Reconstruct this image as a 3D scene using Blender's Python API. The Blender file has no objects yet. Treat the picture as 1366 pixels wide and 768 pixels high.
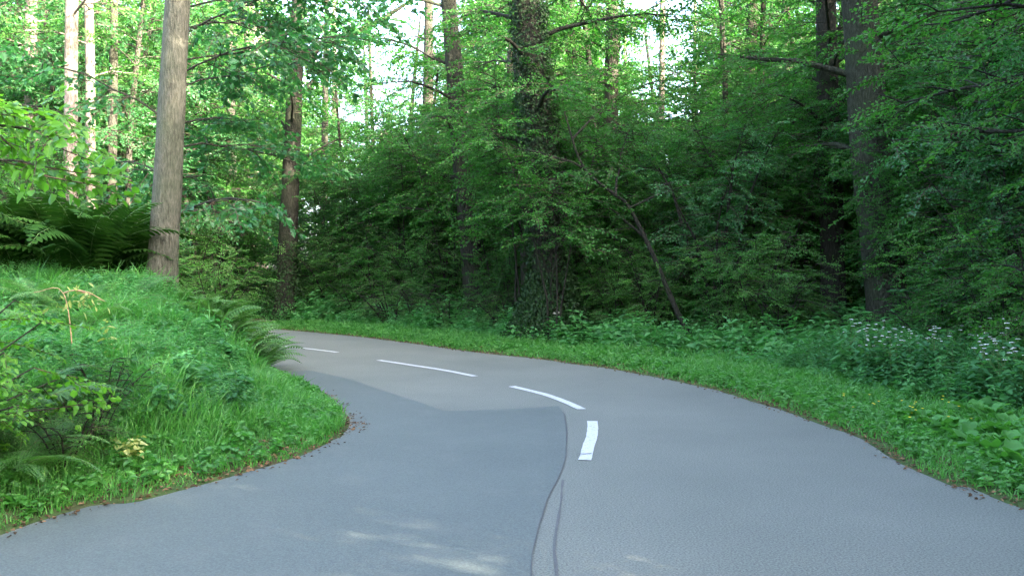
import bpy, math
import numpy as np
R = math.radians
SCENE = bpy.context.scene
COL = SCENE.collection
RNG = np.random.default_rng(11)
CAMZ, FPX, HY = 1.6, 1200.0, 362.0      # eye height, focal length and horizon of the photograph (1366 px wide)

def G(px, py):                            # ground point seen at a pixel of the photograph
    d = FPX * CAMZ / (py - HY)
    return ((px - 683.0) * d / FPX, d)

def at(px, d):                            # point at depth d in the direction of a photo column
    return ((px - 683.0) * d / FPX, d)

# ------------------------------------------------------------------ objects
def tag(o, label=None, cat=None, group=None, kind=None):
    if label: o['label'] = label
    if cat: o['category'] = cat
    if group: o['group'] = group
    if kind: o['kind'] = kind
    return o

def empty(name, loc, label, cat, group=None, rotz=0.0, scale=1.0):
    o = bpy.data.objects.new(name, None)
    o.empty_display_size = .2
    COL.objects.link(o)
    o.location = loc
    o.rotation_euler = (0, 0, rotz)
    o.scale = (scale,) * 3
    return tag(o, label, cat, group)

def link(name, me, parent=None):
    o = bpy.data.objects.new(name, me)
    COL.objects.link(o)
    if parent: o.parent = parent
    return o

def dup(root, loc, rotz=0.0, scale=1.0, label=None, group=None):
    r = root.copy(); COL.objects.link(r)
    r.location = loc; r.rotation_euler = (0, 0, rotz); r.scale = (scale,) * 3
    if label: r['label'] = label
    if group: r['group'] = group
    for ch in list(root.children):
        c = ch.copy(); COL.objects.link(c); c.parent = r
        for g in list(ch.children):
            k = g.copy(); COL.objects.link(k); k.parent = c
    return r

# ------------------------------------------------------------------ mesh builder (numpy)
class MB:
    def __init__(s):
        s.v = []; s.n = 0; s.q = []; s.t = []; s.qm = []; s.tm = []; s.qt = []; s.tt = []; s.qs = []; s.ts = []
    def verts(s, a):
        a = np.asarray(a, dtype=np.float64).reshape(-1, 3); b = s.n
        s.v.append(a); s.n += len(a); return b
    def quads(s, f, m=0, tone=.5, smooth=False):
        f = np.asarray(f, dtype=np.int64).reshape(-1, 4); n = len(f)
        s.q.append(f); s.qm.append(np.full(n, m)); s.qt.append(np.broadcast_to(np.asarray(tone, float), (n,)).copy()); s.qs.append(np.full(n, smooth))
    def tris(s, f, m=0, tone=.5, smooth=False):
        f = np.asarray(f, dtype=np.int64).reshape(-1, 3); n = len(f)
        s.t.append(f); s.tm.append(np.full(n, m)); s.tt.append(np.broadcast_to(np.asarray(tone, float), (n,)).copy()); s.ts.append(np.full(n, smooth))
    def mesh(s, name, mats):
        me = bpy.data.meshes.new(name)
        v = np.concatenate(s.v) if s.v else np.zeros((0, 3))
        q = np.concatenate(s.q) if s.q else np.zeros((0, 4), int)
        t = np.concatenate(s.t) if s.t else np.zeros((0, 3), int)
        nl = q.size + t.size
        me.vertices.add(len(v)); me.loops.add(nl); me.polygons.add(len(q) + len(t))
        me.vertices.foreach_set('co', v.astype(np.float32).ravel())
        me.loops.foreach_set('vertex_index', np.concatenate([q.ravel(), t.ravel()]).astype(np.int32))
        st = np.concatenate([np.arange(len(q)) * 4, q.size + np.arange(len(t)) * 3]).astype(np.int32)
        me.polygons.foreach_set('loop_start', st)
        cat = lambda a, b: np.concatenate(a + b) if (a or b) else np.zeros(0)
        me.polygons.foreach_set('material_index', cat(s.qm, s.tm).astype(np.int32))
        me.polygons.foreach_set('use_smooth', cat(s.qs, s.ts).astype(bool))
        for m in mats: me.materials.append(m)
        at_ = me.attributes.new('tone', 'FLOAT', 'FACE')
        at_.data.foreach_set('value', cat(s.qt, s.tt).astype(np.float32))
        me.update(calc_edges=True)
        return me
    def obj(s, name, mats, parent=None):
        return link(name, s.mesh(name, mats), parent)

def norm(a): return a / (np.linalg.norm(a, axis=-1, keepdims=True) + 1e-9)

def tube(mb, pts, rad, n=7, m=0, tone=.5, bump=None, rng=None, cap=False):
    pts = np.asarray(pts, float); k = len(pts)
    rad = np.broadcast_to(np.asarray(rad, float), (k,))
    T = norm(np.gradient(pts, axis=0))
    a = np.array([1., 0, 0]) if abs(T[0][0]) < .8 else np.array([0, 1., 0])
    U = np.zeros_like(pts); u = norm(a - T[0] * a.dot(T[0]))
    for i in range(k):
        u = norm(u - T[i] * u.dot(T[i])); U[i] = u
    W = np.cross(T, U)
    th = np.linspace(0, 2 * math.pi, n, endpoint=False)
    rr = rad[:, None] * np.ones((1, n))
    if bump is not None: rr = rr * bump(np.arange(k)[:, None], th[None, :])
    V = pts[:, None] + rr[..., None] * (np.cos(th)[None, :, None] * U[:, None] + np.sin(th)[None, :, None] * W[:, None])
    b = mb.verts(V)
    i, j = np.meshgrid(np.arange(k - 1), np.arange(n), indexing='ij'); i = i.ravel(); j = j.ravel(); j2 = (j + 1) % n
    mb.quads(np.stack([b + i * n + j, b + i * n + j2, b + (i + 1) * n + j2, b + (i + 1) * n + j], 1), m, tone, True)
    if cap:
        c = mb.verts(pts[-1:]); jj = np.arange(n)
        mb.tris(np.stack([b + (k - 1) * n + jj, b + (k - 1) * n + (jj + 1) % n, np.full(n, c)], 1), m, tone)

# leaf: 4 or 6 corner blade folded along its midrib.  B base, D direction, S side, N normal, L length, W width
def leaf_verts(B, D, S, N, L, W, fold=.18, droop=.12, rich=False):
    L = L[:, None]; W = W[:, None]
    tip = B + D * L - N * L * droop
    if not rich:
        l = B + D * L * .45 + S * W * .5 + N * W * fold
        r = B + D * L * .45 - S * W * .5 + N * W * fold
        return np.stack([B, r, tip, l], 1)
    l1 = B + D * L * .28 + S * W * .46 + N * W * fold; r1 = B + D * L * .28 - S * W * .46 + N * W * fold
    l2 = B + D * L * .66 + S * W * .38 + N * W * fold * .6 - N * L * droop * .5
    r2 = B + D * L * .66 - S * W * .38 + N * W * fold * .6 - N * L * droop * .5
    return np.stack([B, r1, r2, tip, l2, l1], 1)

LEAF_T = np.array([[0, 1, 2], [0, 2, 3]])
LEAF_Q = np.array([[0, 1, 2, 3], [0, 3, 4, 5]])

# spray: a flat fan of leaves on one twig, unit length along +X
class Spray:
    def __init__(s, seed, ll=.092, wf=.62, spacing=.05, rich=False, tilt=.75, reach=.34, simple=False):
        r = np.random.default_rng(seed); s.rich = rich
        B = []; D = []; twigs = []
        def line(p0, d0, length, droop):
            n = 5; t = np.linspace(0, 1, n)[:, None]
            p = p0 + d0 * t * length; p[:, 2] -= droop * (t[:, 0] * length) ** 2
            return p
        main = line(np.zeros(3), np.array([1., 0, 0]), .95, .22)
        twigs.append((main, .010))
        segs = [(main, .95)]
        sd = 1
        if not simple:
            for t in np.arange(.10, .92, .115):
                p0 = np.array([np.interp(t, np.linspace(0, 1, 5), main[:, k]) for k in range(3)])
                a = sd * r.uniform(.6, 1.05); sd = -sd
                ln = reach * (1.15 - t) * r.uniform(.75, 1.2)
                d0 = np.array([math.cos(a), math.sin(a), r.normal(0, .18)]); d0 /= np.linalg.norm(d0)
                tw = line(p0, d0, ln, .3); twigs.append((tw, .005)); segs.append((tw, ln))
        for p, ln in segs:
            k = max(2, int(ln / spacing)); sgn = 1
            for t in np.linspace(.12, 1, k):
                pos = np.array([np.interp(t, np.linspace(0, 1, 5), p[:, q]) for q in range(3)])
                d = norm(p[-1] - p[0]); a = sgn * r.uniform(.5, 1.1) * (0.2 if t > .99 else 1); sgn = -sgn
                dd = np.array([d[0] * math.cos(a) - d[1] * math.sin(a), d[0] * math.sin(a) + d[1] * math.cos(a), d[2] + r.normal(-.12, .25)])
                B.append(pos); D.append(dd)
        B = np.array(B); D = norm(np.array(D)); n = len(B)
        up = norm(np.array([0, 0, 1.]) + r.normal(0, tilt, (n, 3)))
        S = norm(np.cross(up, D)); N = np.cross(D, S)
        L = ll * r.uniform(.65, 1.2, n)
        s.lv = leaf_verts(B, D, S, N, L, L * wf * r.uniform(.85, 1.15, n), rich=rich)
        s.n = n
        # twigs as three sided sticks
        tb = MB()
        for p, rr in twigs: tube(tb, p[[0, 2, 4]], [rr, rr * .7, rr * .3], 3)
        s.tv = np.concatenate(tb.v); s.tq = np.concatenate(tb.q)

def place_sprays(mb, sprays, P, X, scale, rng, mleaf=0, mtwig=1, up_jit=.45, twigs=True, leaf_keep=1.0):
    """P positions, X directions of N sprays"""
    P = np.asarray(P); X = norm(np.asarray(X)); N = len(P)
    if N == 0: return
    scale = np.broadcast_to(np.asarray(scale, float), (N,))
    up = norm(np.array([0, 0, 1.]) + rng.normal(0, up_jit, (N, 3)))
    Y = norm(np.cross(up, X)); Z = np.cross(X, Y)
    M = np.stack([X, Y, Z], 2)
    pick = rng.integers(0, len(sprays), N)
    for k, sp in enumerate(sprays):
        ix = np.where(pick == k)[0]
        if len(ix) == 0: continue
        lv = sp.lv.reshape(-1, 3)
        V = np.einsum('nij,kj->nki', M[ix] * scale[ix][:, None, None], lv) + P[ix][:, None]
        b = mb.verts(V); nl = len(ix) * sp.n; c = 6 if sp.rich else 4
        base = b + np.arange(nl)[:, None, None] * c
        tone = np.clip(np.repeat(rng.normal(.5, .16, len(ix)), sp.n) + rng.normal(0, .13, nl), 0, 1)
        if sp.rich: mb.quads(base + LEAF_Q[None], mleaf, np.repeat(tone, 2))
        else: mb.tris(base + LEAF_T[None], mleaf, np.repeat(tone, 2))
        if twigs:
            V = np.einsum('nij,kj->nki', M[ix] * scale[ix][:, None, None], sp.tv) + P[ix][:, None]
            b = mb.verts(V); base = b + np.arange(len(ix))[:, None, None] * len(sp.tv)
            mb.quads(base + sp.tq[None], mtwig, .5)

# ------------------------------------------------------------------ materials
def new_mat(name):
    m = bpy.data.materials.new(name); m.use_nodes = True
    nt = m.node_tree; nt.nodes.clear()
    return m, nt, nt.nodes.new, nt.links.new

def ramp(N, stops):
    r = N('ShaderNodeValToRGB'); e = r.color_ramp.elements
    while len(e) < len(stops): e.new(.5)
    for k, (p, c) in enumerate(stops): e[k].position = p; e[k].color = (*c, 1)
    return r

def leaf_mat(name, c1, c2, c3, transl=.4, rough=.42, spec=.45, tcol=(1.5, 1.6, .8)):
    m, nt, N, Lk = new_mat(name)
    a = N('ShaderNodeAttribute'); a.attribute_name = 'tone'
    oi = N('ShaderNodeObjectInfo')
    ad = N('ShaderNodeMath'); ad.operation = 'MULTIPLY_ADD'; Lk(oi.outputs['Random'], ad.inputs[0]); ad.inputs[1].default_value = .24; Lk(a.outputs['Fac'], ad.inputs[2])
    sb = N('ShaderNodeMath'); sb.operation = 'SUBTRACT'; Lk(ad.outputs[0], sb.inputs[0]); sb.inputs[1].default_value = .12
    r = ramp(N, [(.1, c1), (.5, c2), (.92, c3)]); Lk(sb.outputs[0], r.inputs[0])
    p = N('ShaderNodeBsdfPrincipled'); Lk(r.outputs[0], p.inputs['Base Color'])
    p.inputs['Roughness'].default_value = rough; p.inputs['Specular IOR Level'].default_value = spec
    mul = N('ShaderNodeMix'); mul.data_type = 'RGBA'; mul.blend_type = 'MULTIPLY'; mul.inputs[0].default_value = 1
    Lk(r.outputs[0], mul.inputs[6]); mul.inputs[7].default_value = (*tcol, 1)
    t = N('ShaderNodeBsdfTranslucent'); Lk(mul.outputs[2], t.inputs[0])
    mx = N('ShaderNodeMixShader'); mx.inputs[0].default_value = transl
    Lk(p.outputs[0], mx.inputs[1]); Lk(t.outputs[0], mx.inputs[2])
    o = N('ShaderNodeOutputMaterial'); Lk(mx.outputs[0], o.inputs[0])
    return m

def bark_mat(name, c1, c2, c3, moss=(.05, .08, .03), mossy=.5, stretch=4.0, scale=15.0):
    m, nt, N, Lk = new_mat(name)
    tc = N('ShaderNodeTexCoord'); mp = N('ShaderNodeMapping'); mp.inputs['Scale'].default_value = (stretch, stretch, 1)
    Lk(tc.outputs['Object'], mp.inputs[0])
    n1 = N('ShaderNodeTexNoise'); n1.inputs['Scale'].default_value = scale * .6; n1.inputs['Detail'].default_value = 9; n1.inputs['Roughness'].default_value = .65
    Lk(mp.outputs[0], n1.inputs[0])
    r = ramp(N, [(.33, c1), (.52, c2), (.7, c3)]); Lk(n1.outputs[0], r.inputs[0])
    n2 = N('ShaderNodeTexNoise'); n2.inputs['Scale'].default_value = 1.3; n2.inputs['Detail'].default_value = 6; Lk(tc.outputs['Object'], n2.inputs[0])
    r2 = ramp(N, [(.45, (0, 0, 0)), (.7, (mossy,) * 3)]); Lk(n2.outputs[0], r2.inputs[0])
    mx = N('ShaderNodeMix'); mx.data_type = 'RGBA'; Lk(r2.outputs[0], mx.inputs[0]); Lk(r.outputs[0], mx.inputs[6]); mx.inputs[7].default_value = (*moss, 1)
    b = N('ShaderNodeBump'); b.inputs['Strength'].default_value = 1.0; b.inputs['Distance'].default_value = .06; Lk(n1.outputs[0], b.inputs['Height'])
    p = N('ShaderNodeBsdfPrincipled'); Lk(mx.outputs[2], p.inputs['Base Color']); p.inputs['Roughness'].default_value = .9; p.inputs['Specular IOR Level'].default_value = .15
    Lk(b.outputs[0], p.inputs['Normal'])
    o = N('ShaderNodeOutputMaterial'); Lk(p.outputs[0], o.inputs[0])
    return m

def plain_mat(name, c, rough=.8, spec=.2, var=.25, scale=20.0):
    m, nt, N, Lk = new_mat(name)
    tc = N('ShaderNodeTexCoord'); n = N('ShaderNodeTexNoise'); n.inputs['Scale'].default_value = scale; n.inputs['Detail'].default_value = 5
    Lk(tc.outputs['Object'], n.inputs[0])
    r = ramp(N, [(.3, tuple(x * (1 - var) for x in c)), (.7, tuple(min(1, x * (1 + var)) for x in c))]); Lk(n.outputs[0], r.inputs[0])
    p = N('ShaderNodeBsdfPrincipled'); Lk(r.outputs[0], p.inputs['Base Color']); p.inputs['Roughness'].default_value = rough; p.inputs['Specular IOR Level'].default_value = spec
    o = N('ShaderNodeOutputMaterial'); Lk(p.outputs[0], o.inputs[0])
    return m

M = {}
M['leaf'] = leaf_mat('forest_leaf', (.022, .088, .016), (.034, .13, .022), (.058, .178, .03), transl=.46, spec=.25, tcol=(1.3, 1.7, .8))
M['leaf_blue'] = leaf_mat('cool_leaf', (.022, .09, .028), (.034, .13, .038), (.055, .17, .048), rough=.4, spec=.4, transl=.44, tcol=(1.3, 1.7, .9))
M['leaf_light'] = leaf_mat('light_leaf', (.034, .122, .022), (.05, .165, .03), (.082, .21, .042), transl=.46, spec=.3, tcol=(1.4, 1.6, .8))
M['leaf_near'] = leaf_mat('hazel_leaf', (.05, .15, .014), (.07, .20, .018), (.10, .25, .028), transl=.5, rough=.42, spec=.35)  # leaf colour lightened in place of light from behind
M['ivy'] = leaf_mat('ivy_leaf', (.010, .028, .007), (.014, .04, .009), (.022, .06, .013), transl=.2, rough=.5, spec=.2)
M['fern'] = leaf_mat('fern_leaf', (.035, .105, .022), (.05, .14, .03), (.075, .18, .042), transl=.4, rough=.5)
M['bracken'] = leaf_mat('shaded_bracken_leaf', (.012, .042, .006), (.017, .056, .008), (.026, .076, .011), transl=.25, rough=.7, spec=.08)  # the bracken's shade is put into this darker leaf colour
M['herb'] = leaf_mat('herb_leaf', (.048, .165, .044), (.066, .215, .06), (.10, .26, .075), transl=.44, rough=.5, spec=.3, tcol=(1.2, 1.6, .9))
M['nettle'] = leaf_mat('nettle_leaf', (.028, .11, .034), (.04, .15, .046), (.062, .19, .06), transl=.42, rough=.55, spec=.25)
M['grass'] = leaf_mat('grass_blade', (.044, .16, .026), (.064, .21, .036), (.10, .26, .055), transl=.44, tcol=(1.2, 1.6, .8), rough=.5)
M['dock'] = leaf_mat('dock_leaf', (.044, .165, .026), (.062, .21, .036), (.09, .255, .05), transl=.4, rough=.5, spec=.3)
M['sun_pale_leaf'] = leaf_mat('sun_tinted_leaf', (.14, .20, .05), (.24, .29, .08), (.34, .36, .14), transl=.35)  # pale yellow stands in for sunlight on the bank plants
M['dry'] = leaf_mat('dead_leaf', (.05, .03, .017), (.10, .062, .034), (.19, .12, .065), transl=.1, rough=.8, spec=.1, tcol=(1, .8, .6))
M['flower'] = plain_mat('white_petal', (.48, .5, .46), .7, .2, .08)
M['yellow'] = plain_mat('yellow_petal', (.75, .55, .03), .6, .2, .1)
M['stem'] = plain_mat('green_stem', (.07, .13, .035), .6, .3)
M['twig'] = plain_mat('twig_bark', (.05, .04, .028), .9, .1)
M['straw'] = plain_mat('dry_stalk', (.36, .24, .14), .8, .1)
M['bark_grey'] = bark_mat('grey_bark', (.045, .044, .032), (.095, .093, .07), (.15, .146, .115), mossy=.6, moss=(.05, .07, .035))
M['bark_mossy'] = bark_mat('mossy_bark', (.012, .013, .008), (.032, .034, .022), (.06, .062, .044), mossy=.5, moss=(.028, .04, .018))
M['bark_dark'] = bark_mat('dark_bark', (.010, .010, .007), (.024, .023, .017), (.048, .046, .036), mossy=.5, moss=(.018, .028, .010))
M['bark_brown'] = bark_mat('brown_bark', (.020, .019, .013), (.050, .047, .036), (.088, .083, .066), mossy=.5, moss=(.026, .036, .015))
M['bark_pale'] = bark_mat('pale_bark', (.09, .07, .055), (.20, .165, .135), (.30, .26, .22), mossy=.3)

# ------------------------------------------------------------------ road outline
def catmull(P, step=.18):
    P = np.asarray(P, float); out = []
    Q = np.vstack([2 * P[0] - P[1], P, 2 * P[-1] - P[-2]])
    for i in range(1, len(Q) - 2):
        p0, p1, p2, p3 = Q[i - 1:i + 3]; n = max(2, int(np.linalg.norm(p2 - p1) / step))
        n = min(n, 80)
        t = np.linspace(0, 1, n, endpoint=False)[:, None]
        out.append(.5 * (2 * p1 + (p2 - p0) * t + (2 * p0 - 5 * p1 + 4 * p2 - p3) * t ** 2 + (3 * p1 - p0 - 3 * p2 + p3) * t ** 3))
    out.append(P[-1:]); return np.vstack(out)

L_PTS = [(-4.4, -60), (-4.1, -25), (-3.75, -8), (-3.5, 0), G(0, 713), G(187, 668), G(312, 635), G(387, 614), G(437, 593), G(466, 571), G(460, 549), G(437, 527), (-3.1, 13.0), (-4.3, 14.6), (-6.9, 17.2), (-10.3, 20.6), (-16.5, 25.4), (-30, 33), (-80, 52)]
R_PTS = [(3.6, -60), (3.5, -25), (3.45, -8), (3.4, 0), G(1365, 678), G(1273, 647), G(1204, 618), G(1158, 587), G(1101, 567), G(1044, 547), G(929, 514), G(815, 492), G(712, 478), G(628, 469), G(543, 457), G(455, 446.5), (-6.2, 24.6), (-9.6, 27.6), (-16, 32.2), (-30, 40), (-80, 59)]
L_EDGE = catmull(L_PTS); R_EDGE = catmull(R_PTS)

def seg_dist(P, E):
    out = np.full(len(P), 1e9)
    A = E[:-1]; D = E[1:] - A; dd = (D ** 2).sum(1)
    for s in range(0, len(P), 4000):
        p = P[s:s + 4000][:, None]
        t = np.clip(((p - A) * D).sum(2) / dd, 0, 1)
        out[s:s + 4000] = np.sqrt((((A + t[..., None] * D) - p) ** 2).sum(2)).min(1)
    return out

POLY = np.vstack([L_EDGE, R_EDGE[::-1]])
def inside(P, poly=POLY):
    x, y = P[:, 0], P[:, 1]; c = np.zeros(len(P), bool)
    A = poly; B = np.roll(poly, -1, 0)
    for (x1, y1), (x2, y2) in zip(A, B):
        if y1 == y2: continue
        k = ((y1 > y) != (y2 > y)) & (x < (x2 - x1) * (y - y1) / (y2 - y1) + x1)
        c ^= k
    return c

LE_C = L_EDGE[::3]; RE_C = R_EDGE[::3]
def classify(P):
    P = np.asarray(P, float).reshape(-1, 2)
    dl = seg_dist(P, LE_C); dr = seg_dist(P, RE_C); ins = inside(P)
    return dl, dr, ins

def wob(x, y):
    return (np.sin(x * .9 + 1.3 * np.sin(y * .5)) * np.cos(y * .8 + .7) + .5 * np.sin(x * 2.3 + y * 1.7) * np.sin(y * 2.1 - x))

def ss(t): t = np.clip(t, 0, 1); return t * t * (3 - 2 * t)

def height(P, cl=None):
    P = np.asarray(P, float).reshape(-1, 2)
    dl, dr, ins = cl if cl is not None else classify(P)
    x, y = P[:, 0], P[:, 1]
    left = .03 * ss(dl / .3) + (.68 + .56 * ss((y - 9.0) / 4.0)) * ss((dl - .1) / 2.1) + .11 * np.clip(dl - 1.8, 0, 14) + (.07 * wob(x * 1.2, y * 1.2) + .05 * wob(x * 3.1 + 1, y * 3.1)) * ss((dl - .2) / 1.2)
    right = .05 * ss(dr / .4) + .035 * np.clip(dr - .8, 0, 40) + .07 * wob(x, y) * ss(dr / 2.0)
    z = np.where(dl < dr, left, right)
    # the land rolls gently up far away on both sides
    return np.where(ins, -.05 * ss(np.minimum(dl, dr) / .2), z)

# ------------------------------------------------------------------ ground
def axis(lo, hi, fine, far, grow=1.22):
    a = list(np.arange(lo, hi + 1e-6, fine)); s = fine
    while a[-1] < far: s *= grow; a.append(a[-1] + s)
    s = fine
    while a[0] > -far: s *= grow; a.insert(0, a[0] - s)
    return np.array(a)
gx = axis(-14, 14, .2, 420); gy = axis(-4, 32, .2, 420)
XX, YY = np.meshgrid(gx, gy); PP = np.stack([XX.ravel(), YY.ravel()], 1)
gb = MB(); gb.verts(np.column_stack([PP, height(PP)]))
nx = len(gx); i, j = np.meshgrid(np.arange(len(gy) - 1), np.arange(nx - 1), indexing='ij'); i = i.ravel(); j = j.ravel()
gb.quads(np.stack([i * nx + j, i * nx + j + 1, (i + 1) * nx + j + 1, (i + 1) * nx + j], 1), 0, .5, True)
m, nt, N, Lk = new_mat('forest_floor')
tc = N('ShaderNodeTexCoord')
n1 = N('ShaderNodeTexNoise'); n1.inputs['Scale'].default_value = 9; n1.inputs['Detail'].default_value = 10; n1.inputs['Roughness'].default_value = .7; Lk(tc.outputs['Object'], n1.inputs[0])
r1 = ramp(N, [(.3, (.03, .022, .013)), (.5, (.065, .05, .028)), (.7, (.12, .092, .055))]); Lk(n1.outputs[0], r1.inputs[0])
n2 = N('ShaderNodeTexNoise'); n2.inputs['Scale'].default_value = 1.1; n2.inputs['Detail'].default_value = 6; Lk(tc.outputs['Object'], n2.inputs[0])
r2 = ramp(N, [(.32, (0, 0, 0)), (.5, (.85, .85, .85))]); Lk(n2.outputs[0], r2.inputs[0])
mx = N('ShaderNodeMix'); mx.data_type = 'RGBA'; Lk(r2.outputs[0], mx.inputs[0]); Lk(r1.outputs[0], mx.inputs[6]); mx.inputs[7].default_value = (.04, .075, .02, 1)
bp = N('ShaderNodeBump'); bp.inputs['Strength'].default_value = .9; bp.inputs['Distance'].default_value = .05; Lk(n1.outputs[0], bp.inputs['Height'])
p = N('ShaderNodeBsdfPrincipled'); p.inputs['Roughness'].default_value = .95; p.inputs['Specular IOR Level'].default_value = .1
Lk(mx.outputs[2], p.inputs['Base Color']); Lk(bp.outputs[0], p.inputs['Normal'])
o = N('ShaderNodeOutputMaterial'); Lk(p.outputs[0], o.inputs[0])
tag(gb.obj('ground', [m]), 'brown woodland soil rising to a bank beside the road', None, None, 'structure')

# ------------------------------------------------------------------ road
def asphalt(name, c1, c2, speck, tracks=.0, rough=.78):
    m, nt, N, Lk = new_mat(name)
    tc = N('ShaderNodeTexCoord')
    a = N('ShaderNodeTexNoise'); a.inputs['Scale'].default_value = 75; a.inputs['Detail'].default_value = 5; a.inputs['Roughness'].default_value = .75; Lk(tc.outputs['Object'], a.inputs[0])
    b = N('ShaderNodeTexNoise'); b.inputs['Scale'].default_value = .55; b.inputs['Detail'].default_value = 7; b.inputs['Roughness'].default_value = .6; Lk(tc.outputs['Object'], b.inputs[0])
    rb = ramp(N, [(.3, c1), (.7, c2)]); Lk(b.outputs[0], rb.inputs[0])
    ra = ramp(N, [(.35, (1 - speck,) * 3), (.65, (1 + speck,) * 3)]); Lk(a.outputs[0], ra.inputs[0])
    mx = N('ShaderNodeMix'); mx.data_type = 'RGBA'; mx.blend_type = 'MULTIPLY'; mx.inputs[0].default_value = 1; Lk(rb.outputs[0], mx.inputs[6]); Lk(ra.outputs[0], mx.inputs[7])
    # pale dust stains, small scale
    d = N('ShaderNodeTexNoise'); d.inputs['Scale'].default_value = 2.4; d.inputs['Detail'].default_value = 8; d.inputs['Roughness'].default_value = .7; Lk(tc.outputs['Object'], d.inputs[0])
    rd = ramp(N, [(.52, (0, 0, 0)), (.8, (.35,) * 3)]); Lk(d.outputs[0], rd.inputs[0])
    m2 = N('ShaderNodeMix'); m2.data_type = 'RGBA'; Lk(rd.outputs[0], m2.inputs[0]); Lk(mx.outputs[2], m2.inputs[6]); m2.inputs[7].default_value = (.115, .115, .105, 1)
    bp = N('ShaderNodeBump'); bp.inputs['Strength'].default_value = .5; bp.inputs['Distance'].default_value = .004; Lk(a.outputs[0], bp.inputs['Height'])
    p = N('ShaderNodeBsdfPrincipled'); p.inputs['Roughness'].default_value = rough; p.inputs['Specular IOR Level'].default_value = .35
    Lk(m2.outputs[2], p.inputs['Base Color']); Lk(bp.outputs[0], p.inputs['Normal'])
    o = N('ShaderNodeOutputMaterial'); Lk(p.outputs[0], o.inputs[0])
    return m
M['asphalt'] = asphalt('old_asphalt', (.082, .090, .076), (.104, .111, .094), .6)
M['patch'] = asphalt('newer_asphalt', (.056, .068, .062), (.068, .081, .074), .35, rough=.7)
M['tar'] = plain_mat('tar_joint', (.038, .039, .039), .6, .4)
M['seam'] = asphalt('worn_joint', (.048, .051, .05), (.062, .065, .063), .25)

def sheet(name, outline, z, mat, parent=None, hole=None):
    import bmesh
    bm = bmesh.new()
    vs = [bm.verts.new((x, y, z)) for x, y in outline]
    es = [bm.edges.new((vs[k], vs[(k + 1) % len(vs)])) for k in range(len(vs))]
    bmesh.ops.triangle_fill(bm, edges=es, use_beauty=True, use_dissolve=False)
    for f in bm.faces:
        if f.normal.z < 0: f.normal_flip()
    me = bpy.data.meshes.new(name); bm.to_mesh(me); bm.free(); me.materials.append(mat)
    return link(name, me, parent)

def rough_edge(E, amp, seed):
    r = np.random.default_rng(seed); T = norm(np.gradient(E, axis=0)); Nn = np.stack([-T[:, 1], T[:, 0]], 1)
    n = len(E); k = np.convolve(r.normal(0, 1, n + 8), np.ones(5) / 5, 'same')[4:-4]
    return E + Nn * (amp * k)[:, None]
le = rough_edge(L_EDGE, .05, 3); re = rough_edge(R_EDGE, .05, 4)
road = sheet('road', np.vstack([le, re[::-1]]), 0.0, M['asphalt'])
tag(road, 'grey asphalt woodland road bending left between green verges', None, None, 'structure')

# newer, bluer strip of asphalt along the inside of the bend
near = [k for k in range(len(le)) if -30 < le[k][1] < 14.2 and le[k][0] > -4.3]
left_side = le[near] + np.array([.03, 0])
pr = [G(412, 494), G(470, 506), G(509, 520.5), G(560, 536), G(591, 548), G(630, 547.5), G(690, 545), G(746, 541.5), G(753, 556), G(757, 575), G(756, 604), G(749, 628), G(741, 647), G(731, 668), G(722, 690), G(714, 712), G(708, 740), (.09, 4.6), (.02, 3.8), (-.1, 0), (-.05, -8), (.1, -30)]
right_side = np.array(pr)
rs = []
for k in range(len(right_side) - 1):
    n = max(2, int(np.linalg.norm(right_side[k + 1] - right_side[k]) / .2)); n = min(n, 40)
    t = np.linspace(0, 1, n, endpoint=False)[:, None]; rs.append(right_side[k] * (1 - t) + right_side[k + 1] * t)
rs.append(right_side[-1:]); rs = np.vstack(rs); rs = rough_edge(rs, .007, 8)
patch = sheet('resurfaced_strip', np.vstack([left_side, rs]), .004, M['patch'], road)
patch['label'] = 'smoother bluish newer asphalt on the inside lane'

def ribbon(mb, P, w, z, m=0):
    P = np.asarray(P, float); T = norm(np.gradient(P, axis=0)); Nn = np.stack([-T[:, 1], T[:, 0]], 1)
    w = np.broadcast_to(np.asarray(w, float), (len(P),))[:, None]
    a = P + Nn * w / 2; c = P - Nn * w / 2; n = len(P)
    b = mb.verts(np.vstack([np.column_stack([a, np.full(n, z)]), np.column_stack([c, np.full(n, z)])]))
    k = np.arange(n - 1)
    mb.quads(np.stack([b + n + k, b + n + k + 1, b + k + 1, b + k], 1), m)
# dark joint along the strip, plus a worn second joint and a short crack
r9 = np.random.default_rng(9)
def jitter(P, a): return P + np.convolve(r9.normal(0, 1, len(P) + 4), np.ones(3) / 3, 'same')[2:-2, None] * np.array([a, 0])
jb = MB(); k0 = int(np.argmin(np.abs(rs[:, 1] - 10.6) + np.abs(rs[:, 0] - .6) * .2))
ribbon(jb, jitter(rs[[k for k in range(len(rs)) if rs[k][1] < 8.2]], .006), r9.uniform(.004, .012, sum(rs[:, 1] < 8.2)), .008)
ribbon(jb, rs[[k for k in range(len(rs)) if 8.2 <= rs[k][1] < 10.3 and rs[k][0] > .3]], .012, .008)
jb.obj('tar_joint', [M['tar']], road)
wb = MB()
cr = catmull([G(751, 640), G(748, 668), G(744, 700), G(741, 735), (.235, 4.7), (.19, 3.4), (.1, 0)], .15)
ribbon(wb, jitter(cr, .004), r9.uniform(.010, .022, len(cr)), .0035)
wb.obj('worn_joint', [M['seam']], road)

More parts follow.
